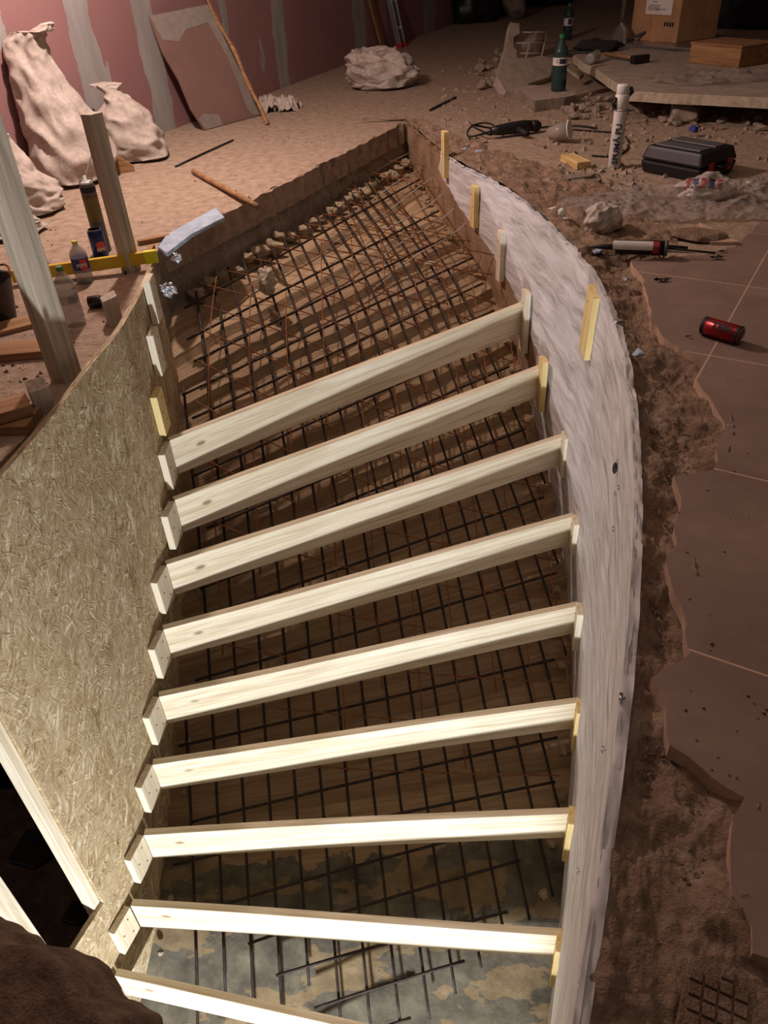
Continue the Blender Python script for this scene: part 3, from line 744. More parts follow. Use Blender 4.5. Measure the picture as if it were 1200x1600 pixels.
q = soff_xy(*at(672, 478, -.6).xy, .06); tag(bmobj(blob(q, .022, 8, (1.4, .8, .7), .3, 2), 'concrete_chunk', 'mortar_lump', q), 'small white pebble on the boards beyond the topmost riser board', 'rubble')
# loose bars lying on the concrete at the foot
for (a, b, lb) in (((525, 1328), (760, 1340), 'short dark bar lying level near the seventh riser board'), ((635, 1530), (740, 1455), 'short slanted bar end below the eighth riser board'), ((440, 1500), (490, 1470), 'stub of dark bar left of centre below the eighth riser board')):
    pa, pb = at(*a, -2.02), at(*b, -2.02)
    tag(MB().tube([pa, pb], .006, 7).build('loose_bar', 'rebar', smooth=True), lb, 'steel bar')

# ================================================================ LEFT FLOOR ITEMS
def timber(name, pbase, w_, d_, z0, z1, mat, label, yaw=0, lean=(0, 0), cat='post', cut=None):
    mb = MB(); h = z1 - z0
    b = [(-w_ / 2, -d_ / 2), (w_ / 2, -d_ / 2), (w_ / 2, d_ / 2), (-w_ / 2, d_ / 2)]
    n = 8
    for i in range(n + 1):
        zz = h * i / n
        for j, (x, y) in enumerate(b):
            zc = zz + (cut[j] if cut and i == n else 0); mb.v.append(Vector((x + lean[0] * zc, y + lean[1] * zc, zc)))
    for i in range(n):
        for j in range(4): mb.f.append([i * 4 + j, i * 4 + (j + 1) % 4, i * 4 + 4 + (j + 1) % 4, i * 4 + 4 + j])
    mb.f.append([3, 2, 1, 0]); e = n * 4; mb.f.append([e, e + 1, e + 2, e + 3])
    o = mb.build(name, mat, bevel=.002); place(o, (pbase.x, pbase.y, z0), Matrix.Rotation(yaw, 3, 'Z')); return tag(o, label, cat)
P1 = Vector((-.915, 2.10, 0))
timber('timber_post', P1, .055, .075, -.05, .80, 'old_wood_up', 'tall rough pale timber post behind the chipboard panel, cut off by the photo edge', -.45)
P2 = at(212, 402); P2 = Vector((-.93, 3.02, 0)); timber('timber_post', P2, .048, .06, -.02, ztop(P2, 178), 'old_wood_up', 'slim upright timber post beside the tip of the spirit level, free topped', -.5, (-.03, .02))
P3 = Vector((-.868, 2.50, 0)); timber('timber_peg', P3, .05, .055, -.05, ztop(P3, 466), 'old_wood_up', 'short square peg beside the dark jar, behind the chipboard panel', .4, cut=(.0, .012, .015, 0), cat='peg')
P4 = Vector((-.965, 2.0, 0)); P4 = at(78, 650); P4 = Vector((-.915, 1.90, 0)); timber('timber_peg', P4, .05, .055, -.06, ztop(P4, 603), 'old_wood_up', 'short square peg left of the panel, nearest the bottom left planks', .5, cut=(.0, .0, .012, .01), cat='peg')
def plank(px, yaw, L, W, T, mat, label, z=0.0, cat='wood offcut', name='wood_offcut', tilt=0.0):
    p = at(px[0], px[1], z); mb = MB(); mb.box((0, 0, T / 2), (L, W, T)); o = mb.build(name, mat, bevel=.002)
    place(o, p, Matrix.Rotation(yaw, 3, 'Z') @ Matrix.Rotation(tilt, 3, 'Y')); return tag(o, label, cat)
plank((50, 552), .06, .20, .10, .025, 'old_wood', 'short reddish plank lying alone on the left floor', 0)
plank((-12, 655), .5, .20, .09, .03, 'old_wood', 'plank stacked over another at the left edge, lower pile', .03)
plank((2, 664), -.05, .20, .12, .028, 'old_wood', 'plank underneath the crossed plank at the left edge', 0)
plank((22, 512), .55, .25, .10, .015, 'old_wood', 'thin flat board under the dark bucket at the left edge', 0)
plank((242, 378), .45, .14, .03, .02, 'old_wood', 'small bent batten behind the slim post near the blue foam strip', 0)
plank((236, 395), 1.6, .10, .022, .02, 'old_wood', 'short stick beside the far end of the spirit level', .0)
# dark bucket
p = at(-8, 500); t = thing('rubber_bucket', 'dark battered bucket cut off by the left edge of the photo', 'bucket', p)
mb = MB(); mb.lathe([(.07, 0), (.075, .005), (.095, .14), (.10, .145), (.092, .14), (.066, .01)], 28); [mb.v.__setitem__(i, v * (1 + .06 * N3(v, 14))) for i, v in enumerate(mb.v)]
mb.build('body', 'steel_dark', t, smooth=True)
MB().tube([(.1 * math.cos(a), .1 * math.sin(a), .145 + .02 * math.sin(a * 2)) for a in [i * .3 for i in range(12)]], .004, 6).build('handle', 'rust_wire', t, smooth=True)
# spirit level
la, lb_ = at(18, 432, .035), at(242, 400, .05); R_ = frame(lb_ - la); Ld = (lb_ - la).length
t = thing('spirit_level', 'yellow spirit level lying across the left floor behind the bottles', 'spirit level', la, R_)
mb = MB(); mb.box((Ld / 2, 0, 0), (Ld, .022, .045)); mb.build('body', 'yellow_paint', t, bevel=.002)
mb = MB(); mb.box((Ld - .015, -.0015, 0), (.05, .024, .047)); mb.build('end_cap', 'yellow_glow_tape', t, bevel=.001)
mb = MB(); mb.box((Ld * .5, -.0125, 0), (.05, .003, .02)); mb.build('vial', 'green_cap', t)
# bottles and cans ---------------------------------------------------
def bottle(px, H, Rr, body, cap, label, labmats, lz=(.35, .6), txt=None, name='plastic_bottle', z=0.0, liquid=None, yaw=None, pos=None):
    P = pos if pos is not None else at(px[0], px[1], z); t = thing(name, label, 'bottle', P)
    prof = [(.3, 0), (.85, 0), (1, .03), (.97, .1), (1, .16), (1, .33), (.95, .36), (.95, .58), (1, .62), (.98, .68), (.85, .76), (.55, .84), (.30, .90), (.27, .93), (.27, .955)]
    MB().lathe([(r * Rr, h * H) for r, h in prof], 28).build('body', body, t, smooth=True)
    MB().lathe([(.32 * Rr, .93 * H), (.34 * Rr, .935 * H), (.34 * Rr, .995 * H), (.30 * Rr, H)], 20).build('cap', cap, t)
    a0 = facing(P) if yaw is None else yaw
    lz0, lz1 = lz
    lm = MB().lathe([(Rr * .98, H * lz0), (Rr * .985, H * lz0), (Rr * .985, H * lz1), (Rr * .98, H * lz1)], 28).build('label_wrap', labmats[0], t, smooth=False)
    if len(labmats) > 1:
        patch = MB(); patch.grid(lambda u, v: (Rr * .995 * math.cos(a0 + (u - .1) * .9), Rr * .995 * math.sin(a0 + (u - .1) * .9), H * lerp(lz0 + .03, lz1 - .03, v)), 8, 2)
        patch.build('label_panel', labmats[1], lm)
    if txt: wrap_text(txt[0], txt[1], Rr * 1.0, H * (lz0 + lz1) / 2, a0 + txt[3] if len(txt) > 3 else a0, txt[2], lm, bold=.0006)
    if liquid: MB().lathe([(.2 * Rr, .005), (.9 * Rr, .01), (.93 * Rr, H * liquid[1]), (.05 * Rr, H * liquid[1])], 24).build('liquid', liquid[0], t, smooth=True)
    return t
bottle((872, 142), .34, .052, 'green_pet', 'green_cap', 'large dark green bottle standing on the broken slab, in front of its twin', ('paper', 'navy_ink'), (.47, .62), ('C', .03, 'navy_ink', -.35), z=.07, liquid=('green_pet', .42))
bottle((886, 62), .33, .05, 'green_pet', 'green_cap', 'smaller looking green bottle with white and red label, farther back', ('paper', 'navy_ink'), (.40, .62), None, z=.0)
t_ = bottle((134, 440), .155, .032, 'clear_pet', 'yellow_cap', 'small clear bottle with yellow cap and blue label beside the spirit level', ('blue_ink', 'pink_label'), (.28, .62), ('PEPSI', .018, 'paper', .1), z=.0)
bottle((122, 498), .20, .034, 'clear_pet', 'green_cap', 'clear empty bottle with green cap half hidden by the tall post', ('clear_pet', 'grey_ink'), (.40, .56), None, z=.0, pos=Vector((-1.0, 2.50, 0)))
def can(P, H, Rr, m_body, m_top, label, txt=None, rot=None, name='drink_can', bands=()):
    t = thing(name, label, 'can', P, rot)
    b = MB().lathe([(.75 * Rr, .0), (.8 * Rr, .004), (Rr, H * .06), (Rr, H * .9), (.84 * Rr, H * .985)], 28).build('body', m_body, t, smooth=True)
    MB().lathe([(.84 * Rr, H * .98), (.86 * Rr, H), (.80 * Rr, H), (.78 * Rr, H * .985), (.01, H * .985)], 28).build('rim', m_top, t, smooth=False)
    for (z0, z1, mt) in bands:
        MB().lathe([(Rr * 1.0, H * z0), (Rr * 1.006, H * z0), (Rr * 1.006, H * z1), (Rr, H * z1)], 28).build('band', mt, b)
    return t, b
Pc = at(159, 402); tc, tb = can(Pc, .115, .031, 'blue_can', 'aluminium', 'blue soft drink can standing just in front of the tall foam can')
pt = MB(); a0 = facing(Pc); pt.grid(lambda u, v: (.0314 * math.cos(a0 + .25 + (u - .5) * 1.1), .0314 * math.sin(a0 + .25 + (u - .5) * 1.1), .03 + .035 * v + .006 * math.sin(u * PI)), 10, 4); pt.build('emblem', 'pink_label', tb)
wrap_text('PEPSI', .017, .0318, .038, a0 + .25, 'paper', tb, bold=.0006)
# energy drink can lying on the tiles
ha, hb = at(1100, 508, .027), at(1152, 523, .027); d = (hb - ha).normalized()
Rh = frame(Vector((0, 0, 1)).cross(d) * -1 + Vector((0, 0, 0)), None)
zc = d; xc = Vector((0, 0, 1)); yc = zc.cross(xc); Rh = Matrix((xc, yc, zc)).transposed()
th, tb = can(ha, (hb - ha).length + .012, .0265, 'red_can', 'aluminium', 'red and black energy drink can lying on its side on the tiles', rot=Rh, bands=((.0, .10, 'black_ink'), (.90, .965, 'black_ink')))
wrap_text('HELL', .029, .0272, .062, .80, 'black_ink', tb, vertical='down', bold=.0015)
# tall foam can with straw
Pf = at(163, 392); Hf = ztop(Pf, 283)
t = thing('foam_can', 'tall yellow and grey foam can with a bent straw nozzle, behind the blue drink can', 'spray can', Pf)
MB().lathe([(.028, 0), (.030, .003), (.030, Hf * .93), (.026, Hf * .96), (.020, Hf * .985)], 28).build('body', 'grey_plastic', t, smooth=True)
MB().lathe([(.0302, Hf * .45), (.0306, Hf * .45), (.0306, Hf * .84), (.0302, Hf * .84)], 28).build('label_wrap', 'brown_can', t)
MB().lathe([(.0302, Hf * .86), (.0306, Hf * .86), (.0306, Hf * .93), (.0302, Hf * .93)], 28).build('band', 'black_ink', t)
MB().lathe([(.024, Hf * .96), (.026, Hf * .98), (.02, Hf), (.008, Hf), (.006, Hf + .02)], 20).build('valve', 'cap_white', t, smooth=True)
MB().tube([(0, 0, Hf + .01), (.01, .01, Hf + .03), (.03, .03, Hf + .07), (.045, .05, Hf + .11)], .0035, 7).build('straw', 'cap_white', t, smooth=True)
MB().tube([(-.025, -.01, Hf), (.0, .0, Hf + .012), (.03, .0, Hf + .005)], .004, 6).build('trigger', 'cap_white', t, smooth=True)
for k in range(4):
    wrap_text('SPUMA PU' if k == 0 else ['PROFESIONAL', '750 ml', 'PUR'][k - 1], .014 if k else .018, .0309, Hf * (.80 - .07 * k), facing(Pf), 'black_ink', t) if k == 0 else None
# dark glass jar
Pj = at(140, 482, .0); t = thing('glass_jar', 'small dark glass jar lying between the clear bottle and the short peg', 'jar', Pj + Vector((0, 0, .022)), frame((1, .15, 0), (0, 0, 1)) @ Matrix.Rotation(PI / 2, 3, 'Y'))
MB().lathe([(.015, 0), (.021, .003), (.022, .04), (.016, .052), (.016, .06)], 24).build('body', 'dark_glass', t, smooth=True)
MB().lathe([(.017, .052), (.018, .053), (.018, .064), (.016, .065)], 20).build('lid', 'steel_dark', t)
# sacks ---------------------------------------------------------------
def sack(name, base, spine, mat, label, seed, n=96, folds=.16, group=None, cat='sack', tie=None):
    # spine: list of (x, y, z, rx, ry) local
    sp = Poly([Vector(s[:3]) for s in spine]); rr = Poly([Vector((s[3], s[4], 0)) for s in spine]); m = 80
    zs = [s[2] for s in spine]; mb = MB()
    def at_(u):
        x = u * (len(spine) - 1); i = min(len(spine) - 2, int(x)); t = x - i
        a, b = spine[i], spine[i + 1]; s_ = t * t * (3 - 2 * t); return [lerp(a[k], b[k], t if k < 3 else s_) for k in range(5)]
    def fn(u, v):
        x, y, z, rx, ry = at_(u); an = 2 * PI * v
        ux, uy = math.cos(an), math.sin(an)
        q = Vector((ux * 1.3, uy * 1.3, u * 3.2 + seed))
        wr = 1 - abs(fbm(Vector((q.x * .9 + u * 3.0 + uy * u, q.y * .9, q.z * 1.9)), 1.0, 2)) * 2.4
        wr2 = 1 - abs(N3((q.x * 1.6 + seed + u * 5, q.y * 1.6 + u * 7, q.z * 3.2))) * 2.5
        k = 1 + .22 * fbm(q, .9, 2) + folds * (wr * .62 + wr2 * .34 - .45)
        px, py = x + rx * ux * k, y + ry * uy * k
        return (px, py, z + .35 * max(rx, ry) * folds * (wr - .4))
    mb.grid(fn, m, n); t = thing(name, label, cat, base, group=group)
    for i, v in enumerate(mb.v):
        if v.z < 0.004: v.z = .004 + .1 * (v.z - .004) * 0
    # weld seam
    me = mb.build('cloth_body', mat, t, smooth=True, fix=False)
    bm = bmesh.new(); bm.from_mesh(me.data); bmesh.ops.remove_doubles(bm, verts=bm.verts, dist=.0004); bmesh.ops.holes_fill(bm, edges=[e for e in bm.edges if e.is_boundary]); bmesh.ops.recalc_face_normals(bm, faces=bm.faces)
    bm.to_mesh(me.data); bm.free()
    for p in me.data.polygons: p.use_smooth = True
    if tie: MB().tube([Vector(tie) + Vector((.035 * math.cos(a), .03 * math.sin(a), .01 * math.sin(2 * a))) for a in [i * .45 for i in range(15)]], .006, 6).build('tie', 'paper', t, smooth=True)
    return t
B1 = at(112, 262); B1 = Vector((-1.60, 4.58, 0)); h1 = ztop(B1 + Vector((-.05, .1, 0)), 35)
sack('rubble_sack', B1, [(-.0, 0, 0, .13, .14), (0, 0, .02, .20, .19), (0, 0, .12, .215, .20), (-.01, .02, .24, .19, .18), (-.04, .04, .36, .155, .145), (-.06, .06, .48, .125, .11), (-.085, .08, h1 * .80, .105, .09), (-.085, .09, h1 * .90, .10, .08), (-.05, .085, h1 * .95, .085, .06), (.02, .06, h1 * .945, .06, .05), (.06, .05, h1 * .99, .035, .03), (.075, .05, h1 * 1.0, .01, .01)],
     'white_sack', 'tall slouching white sack leaning on the pink wall, largest of the sacks', 1.0, folds=.20)
B2 = Vector((-1.36, 5.05, 0)); h2 = ztop(B2, 128)
sack('rubble_sack', B2, [(0, 0, 0, .15, .13), (0, 0, .02, .20, .17), (0, 0, .12, .20, .18), (-.01, 0, .24, .15, .14), (-.03, 0, h2 * .80, .08, .08), (-.06, .02, h2 * .88, .05, .05), (-.09, .03, h2 * .97, .09, .06), (-.10, .03, h2, .02, .02)],
     'white_sack', 'squat white sack with a dark gathered neck, between the tall sack and the leaning sheet', 5.0, folds=.14, tie=(-.05, .01, h2 * .86))
B3 = Vector((-1.66, 3.98, 0)); h3 = ztop(B3, 205)
sack('rubble_sack', B3, [(0, 0, 0, .12, .12), (0, 0, .02, .17, .17), (-.01, .02, .10, .17, .17), (-.04, .04, .19, .12, .13), (-.08, .06, h3 * .9, .07, .08), (-.09, .07, h3, .01, .01)],
     'white_sack', 'lower white sack at the left edge, in front of the tall sack', 9.0, folds=.15)
B4 = Vector((-1.62, 3.62, 0)); h4 = ztop(B4, 270)
sack('rubble_sack', B4, [(0, 0, 0, .10, .10), (0, 0, .02, .15, .14), (-.02, .02, .08, .14, .13), (-.05, .03, h4 * .9, .08, .07), (-.06, .04, h4, .01, .01)],
     'white_sack', 'lowest white sack at the left edge, nearest the tall post', 13.0, folds=.16)
B5 = at(602, 142); h5 = ztop(B5 + Vector((0, .2, 0)), 82)
sack('rubble_sack', B5 + Vector((0, .18, 0)), [(0, 0, 0, .18, .16), (0, 0, .02, .25, .2), (-.01, 0, .10, .29, .22), (-.04, 0, .20, .27, .2), (-.06, 0, .28, .17, .14), (-.10, 0, h5 * .97, .08, .07), (-.12, 0, h5, .02, .02)],
     'white_sack', 'crumpled white sack standing alone in the middle of the far floor', 21.0, folds=.24)
# leaning drywall offcut
b1, b2 = at(318, 204), at(408, 180)
t1, t2 = onplane(232, 26, wa + WN * .02, WN), onplane(322, 8, wa + WN * .02, WN)
t2 = onplane(322, 8, b1, (b2 - b1).cross(t1 - b1).normalized())
mid1 = b1.lerp(t1, .45) + (b2 - b1).normalized() * -.02
nrm = (b2 - b1).cross(t1 - b1).normalized()
t = thing('plasterboard_sheet', 'broken pink plasterboard sheet leaning against the wall behind the sacks', 'plasterboard', b1)
poly = [b1, b1.lerp(t1, .2) + (b1 - b2) * .05, b1.lerp(t1, .45) + (b1 - b2) * .02, b1.lerp(t1, .7) + (b1 - b2) * .06, t1, t2, b2]
mb = MB(); mb.prism([p - b1 for p in poly], nrm * .0125); mb.build('sheet', plain('pink_board', '7f6058', .9, var=.1, scale=3), t)
c1 = lambda a, b: (b1.lerp(b2, a)).lerp(t1.lerp(t2, a), b)
off = nrm * (.0135 if nrm.dot(O - b1) > 0 else -.0012)
gp = [c1(.02, .80), c1(.25, .76), c1(.45, .84), c1(.86, .86), c1(.90, .55), c1(.86, .3), c1(.80, .1), c1(.84, .02), c1(1.0, .0), c1(1, 1), c1(0, 1)]
mb = MB(); mb.prism([p - b1 + off for p in gp], off.normalized() * .0008); mb.build('joint_filler', plain('filler_grey', '8a8078', .9, var=.1), t)
gp = [c1(.02, .0), c1(.30, .0), c1(.32, .1), c1(.1, .14), c1(-.02, .1)]
mb = MB(); mb.prism([p - b1 + off for p in gp], off.normalized() * .0008); mb.build('joint_filler', M['filler_grey'], t)
# long crooked strip leaning in front of it
q0, q1 = at(418, 196), onplane(322, 0, wa + WN * .05, WN); q2 = q0 + (q1 - q0) * 1.15
n_ = 14; pts = [q0.lerp(q2, i / n_) + Vector((.005 * math.sin(i * 1.1), .0, .005 * math.cos(i * .9))) + WN * .06 * math.sin(i / n_ * PI) * .3 for i in range(n_ + 1)]
tag(MB().tube(pts, [.014 + .003 * math.sin(i * 2) for i in range(n_ + 1)], 6).build('wooden_strip', 'old_wood', smooth=False), 'long crooked dusty strip leaning on the wall across the plasterboard sheet', 'wooden strip')
# wedge of wood between the sack and the post
q = at(183, 272); mb = MB(); mb.prism([Vector((-.09, 0, 0)), Vector((.10, 0, 0)), Vector((.10, 0, .03)), Vector((-.07, 0, .17))], (0, .03, 0)); o = mb.build('wood_offcut', 'old_wood', bevel=.002); place(o, q, Matrix.Rotation(.35, 3, 'Z')); tag(o, 'triangular wood offcut standing between the tall sack and the slim post', 'wood offcut')
def rod(a, b, r, mat, label, z=.0, name='steel_rod', cat='steel bar', n=8):
    pa, pb = at(*a, z + r), at(*b, z + r); return tag(MB().tube([pa, pa.lerp(pb, .5) + Vector((0, 0, .001)), pb], r, n).build(name, mat, smooth=True), label, cat)
rod((274, 260), (364, 219), .006, 'steel_dark', 'thin dark rod lying on the lit floor below the leaning sheet')
t = tag(MB().tube([at(302, 268, .014), at(345, 291, .02), at(402, 322, .03)], .013, 12).build('steel_pipe', 'old_wood', smooth=True), 'brown pipe lying on the floor with its end over the pit edge', 'pipe')
rod((672, 172), (712, 152), .008, 'steel_dark', 'short dark rod on the floor right of the lone white sack')
# crumpled scraps
def crumple(name, P, sx_, sy_, h, mat, label, seed, cat='plastic sheet', n=60, yaw=0.0, kind=None, edge=True):
    mb = MB(); cs, sn = math.cos(yaw), math.sin(yaw)
    def fn(u, v):
        x, y = (u - .5) * sx_, (v - .5) * sy_; r = math.hypot((u - .5) * 2, (v - .5) * 2)
        sh_ = 1 + .25 * N3((math.atan2(v - .5, u - .5) * 1.0, seed, 0), 1.4); x *= sh_; y *= sh_
        f = 1 - abs(fbm((x * 1.3 + seed, y * 1.3, seed), 7 / max(.3, sx_ * 2), 3)) * 2.0; g = 1 - abs(N3((x + seed * 3, y, 1), 34)) * 2
        z = h * max(0, (.62 * f + .38 * g)) * max(0, 1 - r ** 3 * .45) * (.9 + .6 * N3((x, y, seed), 3)) + .002
        return (x * cs - y * sn, x * sn + y * cs, max(.002, z))
    mb.grid(fn, n, n); o = mb.build(name, mat, smooth=True, fix=False); o.location = P; return tag(o, label, cat)
crumple('plastic_scrap', at(438, 172), .30, .22, .12, 'white_sack', 'crumpled pale plastic scrap on the floor right of the crooked strip', 3.3)
for i, (px, py, z, r) in enumerate(((276, 402, -.02, .016), (263, 452, -.05, .022))):
    c = at(px, py, z + .02); c = Vector((-.80 + .02 * i, 3.02 - .2 * i, z)) if False else c
    tag(bmobj(blob(c, r, 31 + i, (1.1, .8, 1), .9, 4), 'foil_ball', 'foil', c, True), ['shiny crumpled foil beside the blue foam strip', 'shiny crumpled foil hanging at the far tip of the chipboard panel'][i], 'foil')
# blue foam strip at the pit's left corner
fs = [at(248, 392, .002), at(262, 372, .002), at(338, 330, .002), at(352, 345, .002), at(300, 372, .002), at(262, 402, .002)]
mb = MB(); mb.prism(fs, (0, 0, .018)); o = mb.build('foam_strip', 'blue_foam', bevel=.004); tag(o, 'pale blue foam strip along the left corner of the pit edge', 'foam strip')
rod((190, 392), (196, 428), .004, 'black_ink', 'thin black strip standing beside the slim post', .0)

# ================================================================ RIGHT FLOOR ITEMS
# tall white foam can with lettering
Ps = at(959, 262); Hs = ztop(Ps, 168); Rs = .0315
t = thing('foam_can', 'tall white foam can with dark lettering, standing on the floor left of the black case', 'spray can', Ps, Matrix.Rotation(-.0, 3, 'Z'))
MB().lathe([(.029, 0), (.0315, .004), (.0315, Hs * .98), (.030, Hs)], 32).build('body', 'white_plastic', t, smooth=True)
MB().lathe([(.0317, Hs * .955), (.0319, Hs * .955), (.0319, Hs * .965), (.0317, Hs * .965)], 32).build('band', 'navy_ink', t)
MB().lathe([(.0325, Hs), (.034, Hs + .002), (.034, Hs + .055), (.032, Hs + .058)], 28).build('cap', 'cap_white', t, smooth=True)
MB().lathe([(.026, Hs + .05), (.030, Hs + .055), (.030, Hs + .095), (.028, Hs + .10)], 28).build('cap_top', 'cap_white', t, smooth=True)
MB().tube([(-.03, -.012, Hs + .0), (-.045, -.015, Hs + .02), (-.03, -.01, Hs + .045)], .009, 8).build('clip', 'black_plastic', t, smooth=True)
MB().tube([(.03, .0, Hs + .05), (.045, .0, Hs + .065), (.035, .0, Hs + .085)], .010, 8).build('clip', 'black_plastic', t, smooth=True)
wrap_text('SPUMĂ PU', .040, .0326, Hs * .42, facing(Ps) + .1, 'navy_ink', t, vertical=True, bold=.0012)
# black case
def onz(pts, z): return [at(x, y, z) for x, y in pts]
hc = .11
cs_ = onz([(1020, 240), (1115, 255), (1148, 228), (1060, 212)], hc)   # top corners
ctr = sum(cs_, Vector()) / 4; ctr.z = 0
dx = (cs_[1] - cs_[0] + cs_[2] - cs_[3]).normalized(); R_ = frame(dx); Lx = .345; Ly = .29
P0 = at(1078, 286); 
case = thing('tool_case', 'black hard case with red latches lying on the floor right of the white foam can', 'tool case', at(1075, 252, .05) * 1.0, frame(dx)); case.location.z = 0
for (z0, z1, nm, ins) in ((0, .060, 'bottom_shell', 0), (.063, .125, 'lid', .0)):
    mb = MB(); i0, i1 = (.012, .0) if nm == 'bottom_shell' else (.0, .02)
    a = [(-Lx / 2 + i0, -Ly / 2 + i0), (Lx / 2 - i0, -Ly / 2 + i0), (Lx / 2 - i0, Ly / 2 - i0), (-Lx / 2 + i0, Ly / 2 - i0)]; b = [(-Lx / 2 + i1, -Ly / 2 + i1), (Lx / 2 - i1, -Ly / 2 + i1), (Lx / 2 - i1, Ly / 2 - i1), (-Lx / 2 + i1, Ly / 2 - i1)]
    mb.v = [Vector((x, y, z0)) for x, y in a] + [Vector((x, y, z1)) for x, y in b]; mb.f = [[3, 2, 1, 0], [4, 5, 6, 7]] + [[i, (i + 1) % 4, 4 + (i + 1) % 4, 4 + i] for i in range(4)]
    sh_ = mb.build(nm, 'black_plastic', case, bevel=.012)
for y in (-.06, .06):
    mb = MB(); mb.box((0, y, .127), (.25, .085, .008)); mb.build('lid_panel', 'grey_plastic', case, bevel=.004)
for x in (.03, ):
    pass
for y in (-.07, .07):
    mb = MB(); mb.box((Lx / 2 + .003, y, .055), (.012, .035, .05)); mb.build('latch', 'red_plastic', case, bevel=.003)
MB().tube([(Lx / 2, -.04, .06), (Lx / 2 + .03, -.035, .06), (Lx / 2 + .03, .035, .06), (Lx / 2, .04, .06)], .008, 8).build('handle', 'black_plastic', case, smooth=True)
# yellow wood block
q = at(899, 252, .02); o = MB().box((0, 0, 0), (.20, .075, .035)).build('wood_offcut', 'pine_yellow_flat', bevel=.002)
dq = at(925, 262, .02) - at(880, 240, .02); place(o, q, frame(dq)); tag(o, 'yellow pine block lying left of the white foam can', 'wood offcut')
# grinder with cable
g0 = at(800, 213, .0); t = thing('angle_grinder', 'black angle grinder with coiled cable on the floor above the right wall', 'power tool', g0, frame(at(860, 205) - at(790, 215)))
MB().tube([(-.14, 0, .045), (-.10, 0, .045), (.0, 0, .045), (.08, .0, .045), (.12, 0, .045)], [.022, .028, .034, .036, .030], 14).build('body', 'black_plastic', t, smooth=True)
MB().tube([(.12, 0, .045), (.16, 0, .04), (.18, 0, .03)], [.03, .032, .028], 12).build('gear_head', 'steel_dark', t, smooth=True)
MB().tube([(.02, -.03, .04), (.03, -.13, .03)], .016, 10).build('side_handle', 'black_rubber', t, smooth=True)
cb = [(-.14, 0, .045)] + [(-.20 - .08 * math.cos(a) + .01 * a, .02 + .09 * math.sin(a) + .015 * a, .02 + .05 * abs(math.sin(a * .7))) for a in [i * .5 for i in range(14)]] + [(.0, .16, .01), (.18, .10, .008), (.36, .06, .008), (.46, -.02, .01), (.50, -.14, .01)]
MB().tube(smoothpoly(cb, 2), .0055, 7).build('cable', 'black_rubber', t, smooth=True)
q = at(857, 222, .0); t = thing('plastic_cup', 'dusty clear plastic cup lying beside the grinder', 'cup', q + Vector((0, 0, .045)), frame((1, -.6, .25)) @ Matrix.Rotation(PI / 2, 3, 'Y'))
MB().lathe([(.032, 0), (.034, .002), (.048, .12), (.050, .12), (.035, .0025)], 24).build('body', 'film', t, smooth=True)
MB().lathe([(.044, .119), (.051, .119), (.051, .124), (.044, .124)], 24).build('rim', 'cap_white', t)
tag(MB().tube(smoothpoly([at(x, y, .006) for x, y in ((925, 243), (960, 246), (985, 232), (978, 208), (930, 205), (890, 202), (868, 200))], 2), .005, 6).build('power_cable', 'black_rubber', smooth=True), 'black power cable curving behind the white foam can', 'cable')
# flat splinters of tile
for i, (px, py, s, lb) in enumerate(((895, 280, .17, 'large flat earth coloured tile shard below the yellow block'), (915, 288, .12, 'narrow tile shard lying over the larger shard below the yellow block'))):
    c = at(px, py, .0); mb = MB(); mb.prism([c + Vector((s * a, s * b, 0)) for a, b in ((-.7, -.1), (-.2, -.35), (.5, -.15), (.7, .15), (.0, .2), (-.5, .3))], (0, 0, .018)); tag(mb.build('tile_shard', 'slab_side', bevel=.003), lb, 'rubble')
# plastic sheets and bags
crumple('plastic_film', at(1055, 322, -.002), .95, .50, .05, 'film', 'large clear dusty plastic film spread under and around the black case', 6.1, n=110, yaw=-.1)
crumple('plastic_film', at(1175, 300, -.002), .35, .35, .05, 'film', 'clear plastic film trailing out of the photo right of the printed bag', 8.4, n=60)
bg = at(1100, 312, .0); t = thing('printed_bag', 'white shopping bag printed THANK in red and blue, in front of the black case', 'plastic bag', bg)
bmx = blob(bg, .085, 66, (1.35, .9, .65), .28, 5)
for v in bmx.verts:
    v.co *= 1 + .06 * (1 - 2 * abs(N3(v.co, 22))); v.co.z = max(v.co.z + .05, .004)
bmobj(bmx, 'bag_body', 'clear_bag', (0, 0, 0), True, t)
dg_ = Vector((-bg.x, -bg.y, 1.0)).normalized()
for i, (cc, off) in enumerate((('red_ink', -.075), ('blue_ink', -.045), ('red_ink', -.012), ('blue_ink', .022), ('red_ink', .052))):
    me = text_mesh('THANK', .036, 'lettering', .0008); mr = Matrix.Rotation(PI / 2, 4, 'Z')
    bm = bmesh.new(); bm.from_mesh(me); bmesh.ops.triangulate(bm, faces=bm.faces); bmesh.ops.subdivide_edges(bm, edges=bm.edges, cuts=2)
    from mathutils.bvhtree import BVHTree
    if i == 0:
        bpy.context.view_layer.update(); bb_ = [o for o in t.children if o.name.startswith('bag_body')][0]; me0 = bb_.data; tree = BVHTree.FromPolygons([v.co for v in me0.vertices], [list(p.vertices) for p in me0.polygons])
    yaw_ = Matrix.Rotation(math.atan2(bg.y, bg.x) - PI / 2, 3, 'Z')
    for v in bm.verts:
        lx, lz = off - v.co.y, v.co.x * .85     # letters run upward
        src = yaw_ @ Vector((lx, -.4, .075 + lz * .55 + .18)); dr = (yaw_ @ Vector((0, .4, -.20))).normalized()
        hit, nn, _, _ = tree.ray_cast(src, dr); v.co = (hit + nn * .0012) if hit else Vector((0, 0, .02))
    bm.to_mesh(me); bm.free(); me.materials.append(M[cc]); o = bpy.data.objects.new('lettering', me); COL.objects.link(o); o.parent = t
q = at(940, 362, .0); bmx = blob(q, .07, 71, (1.0, .8, .85), .25, 5)
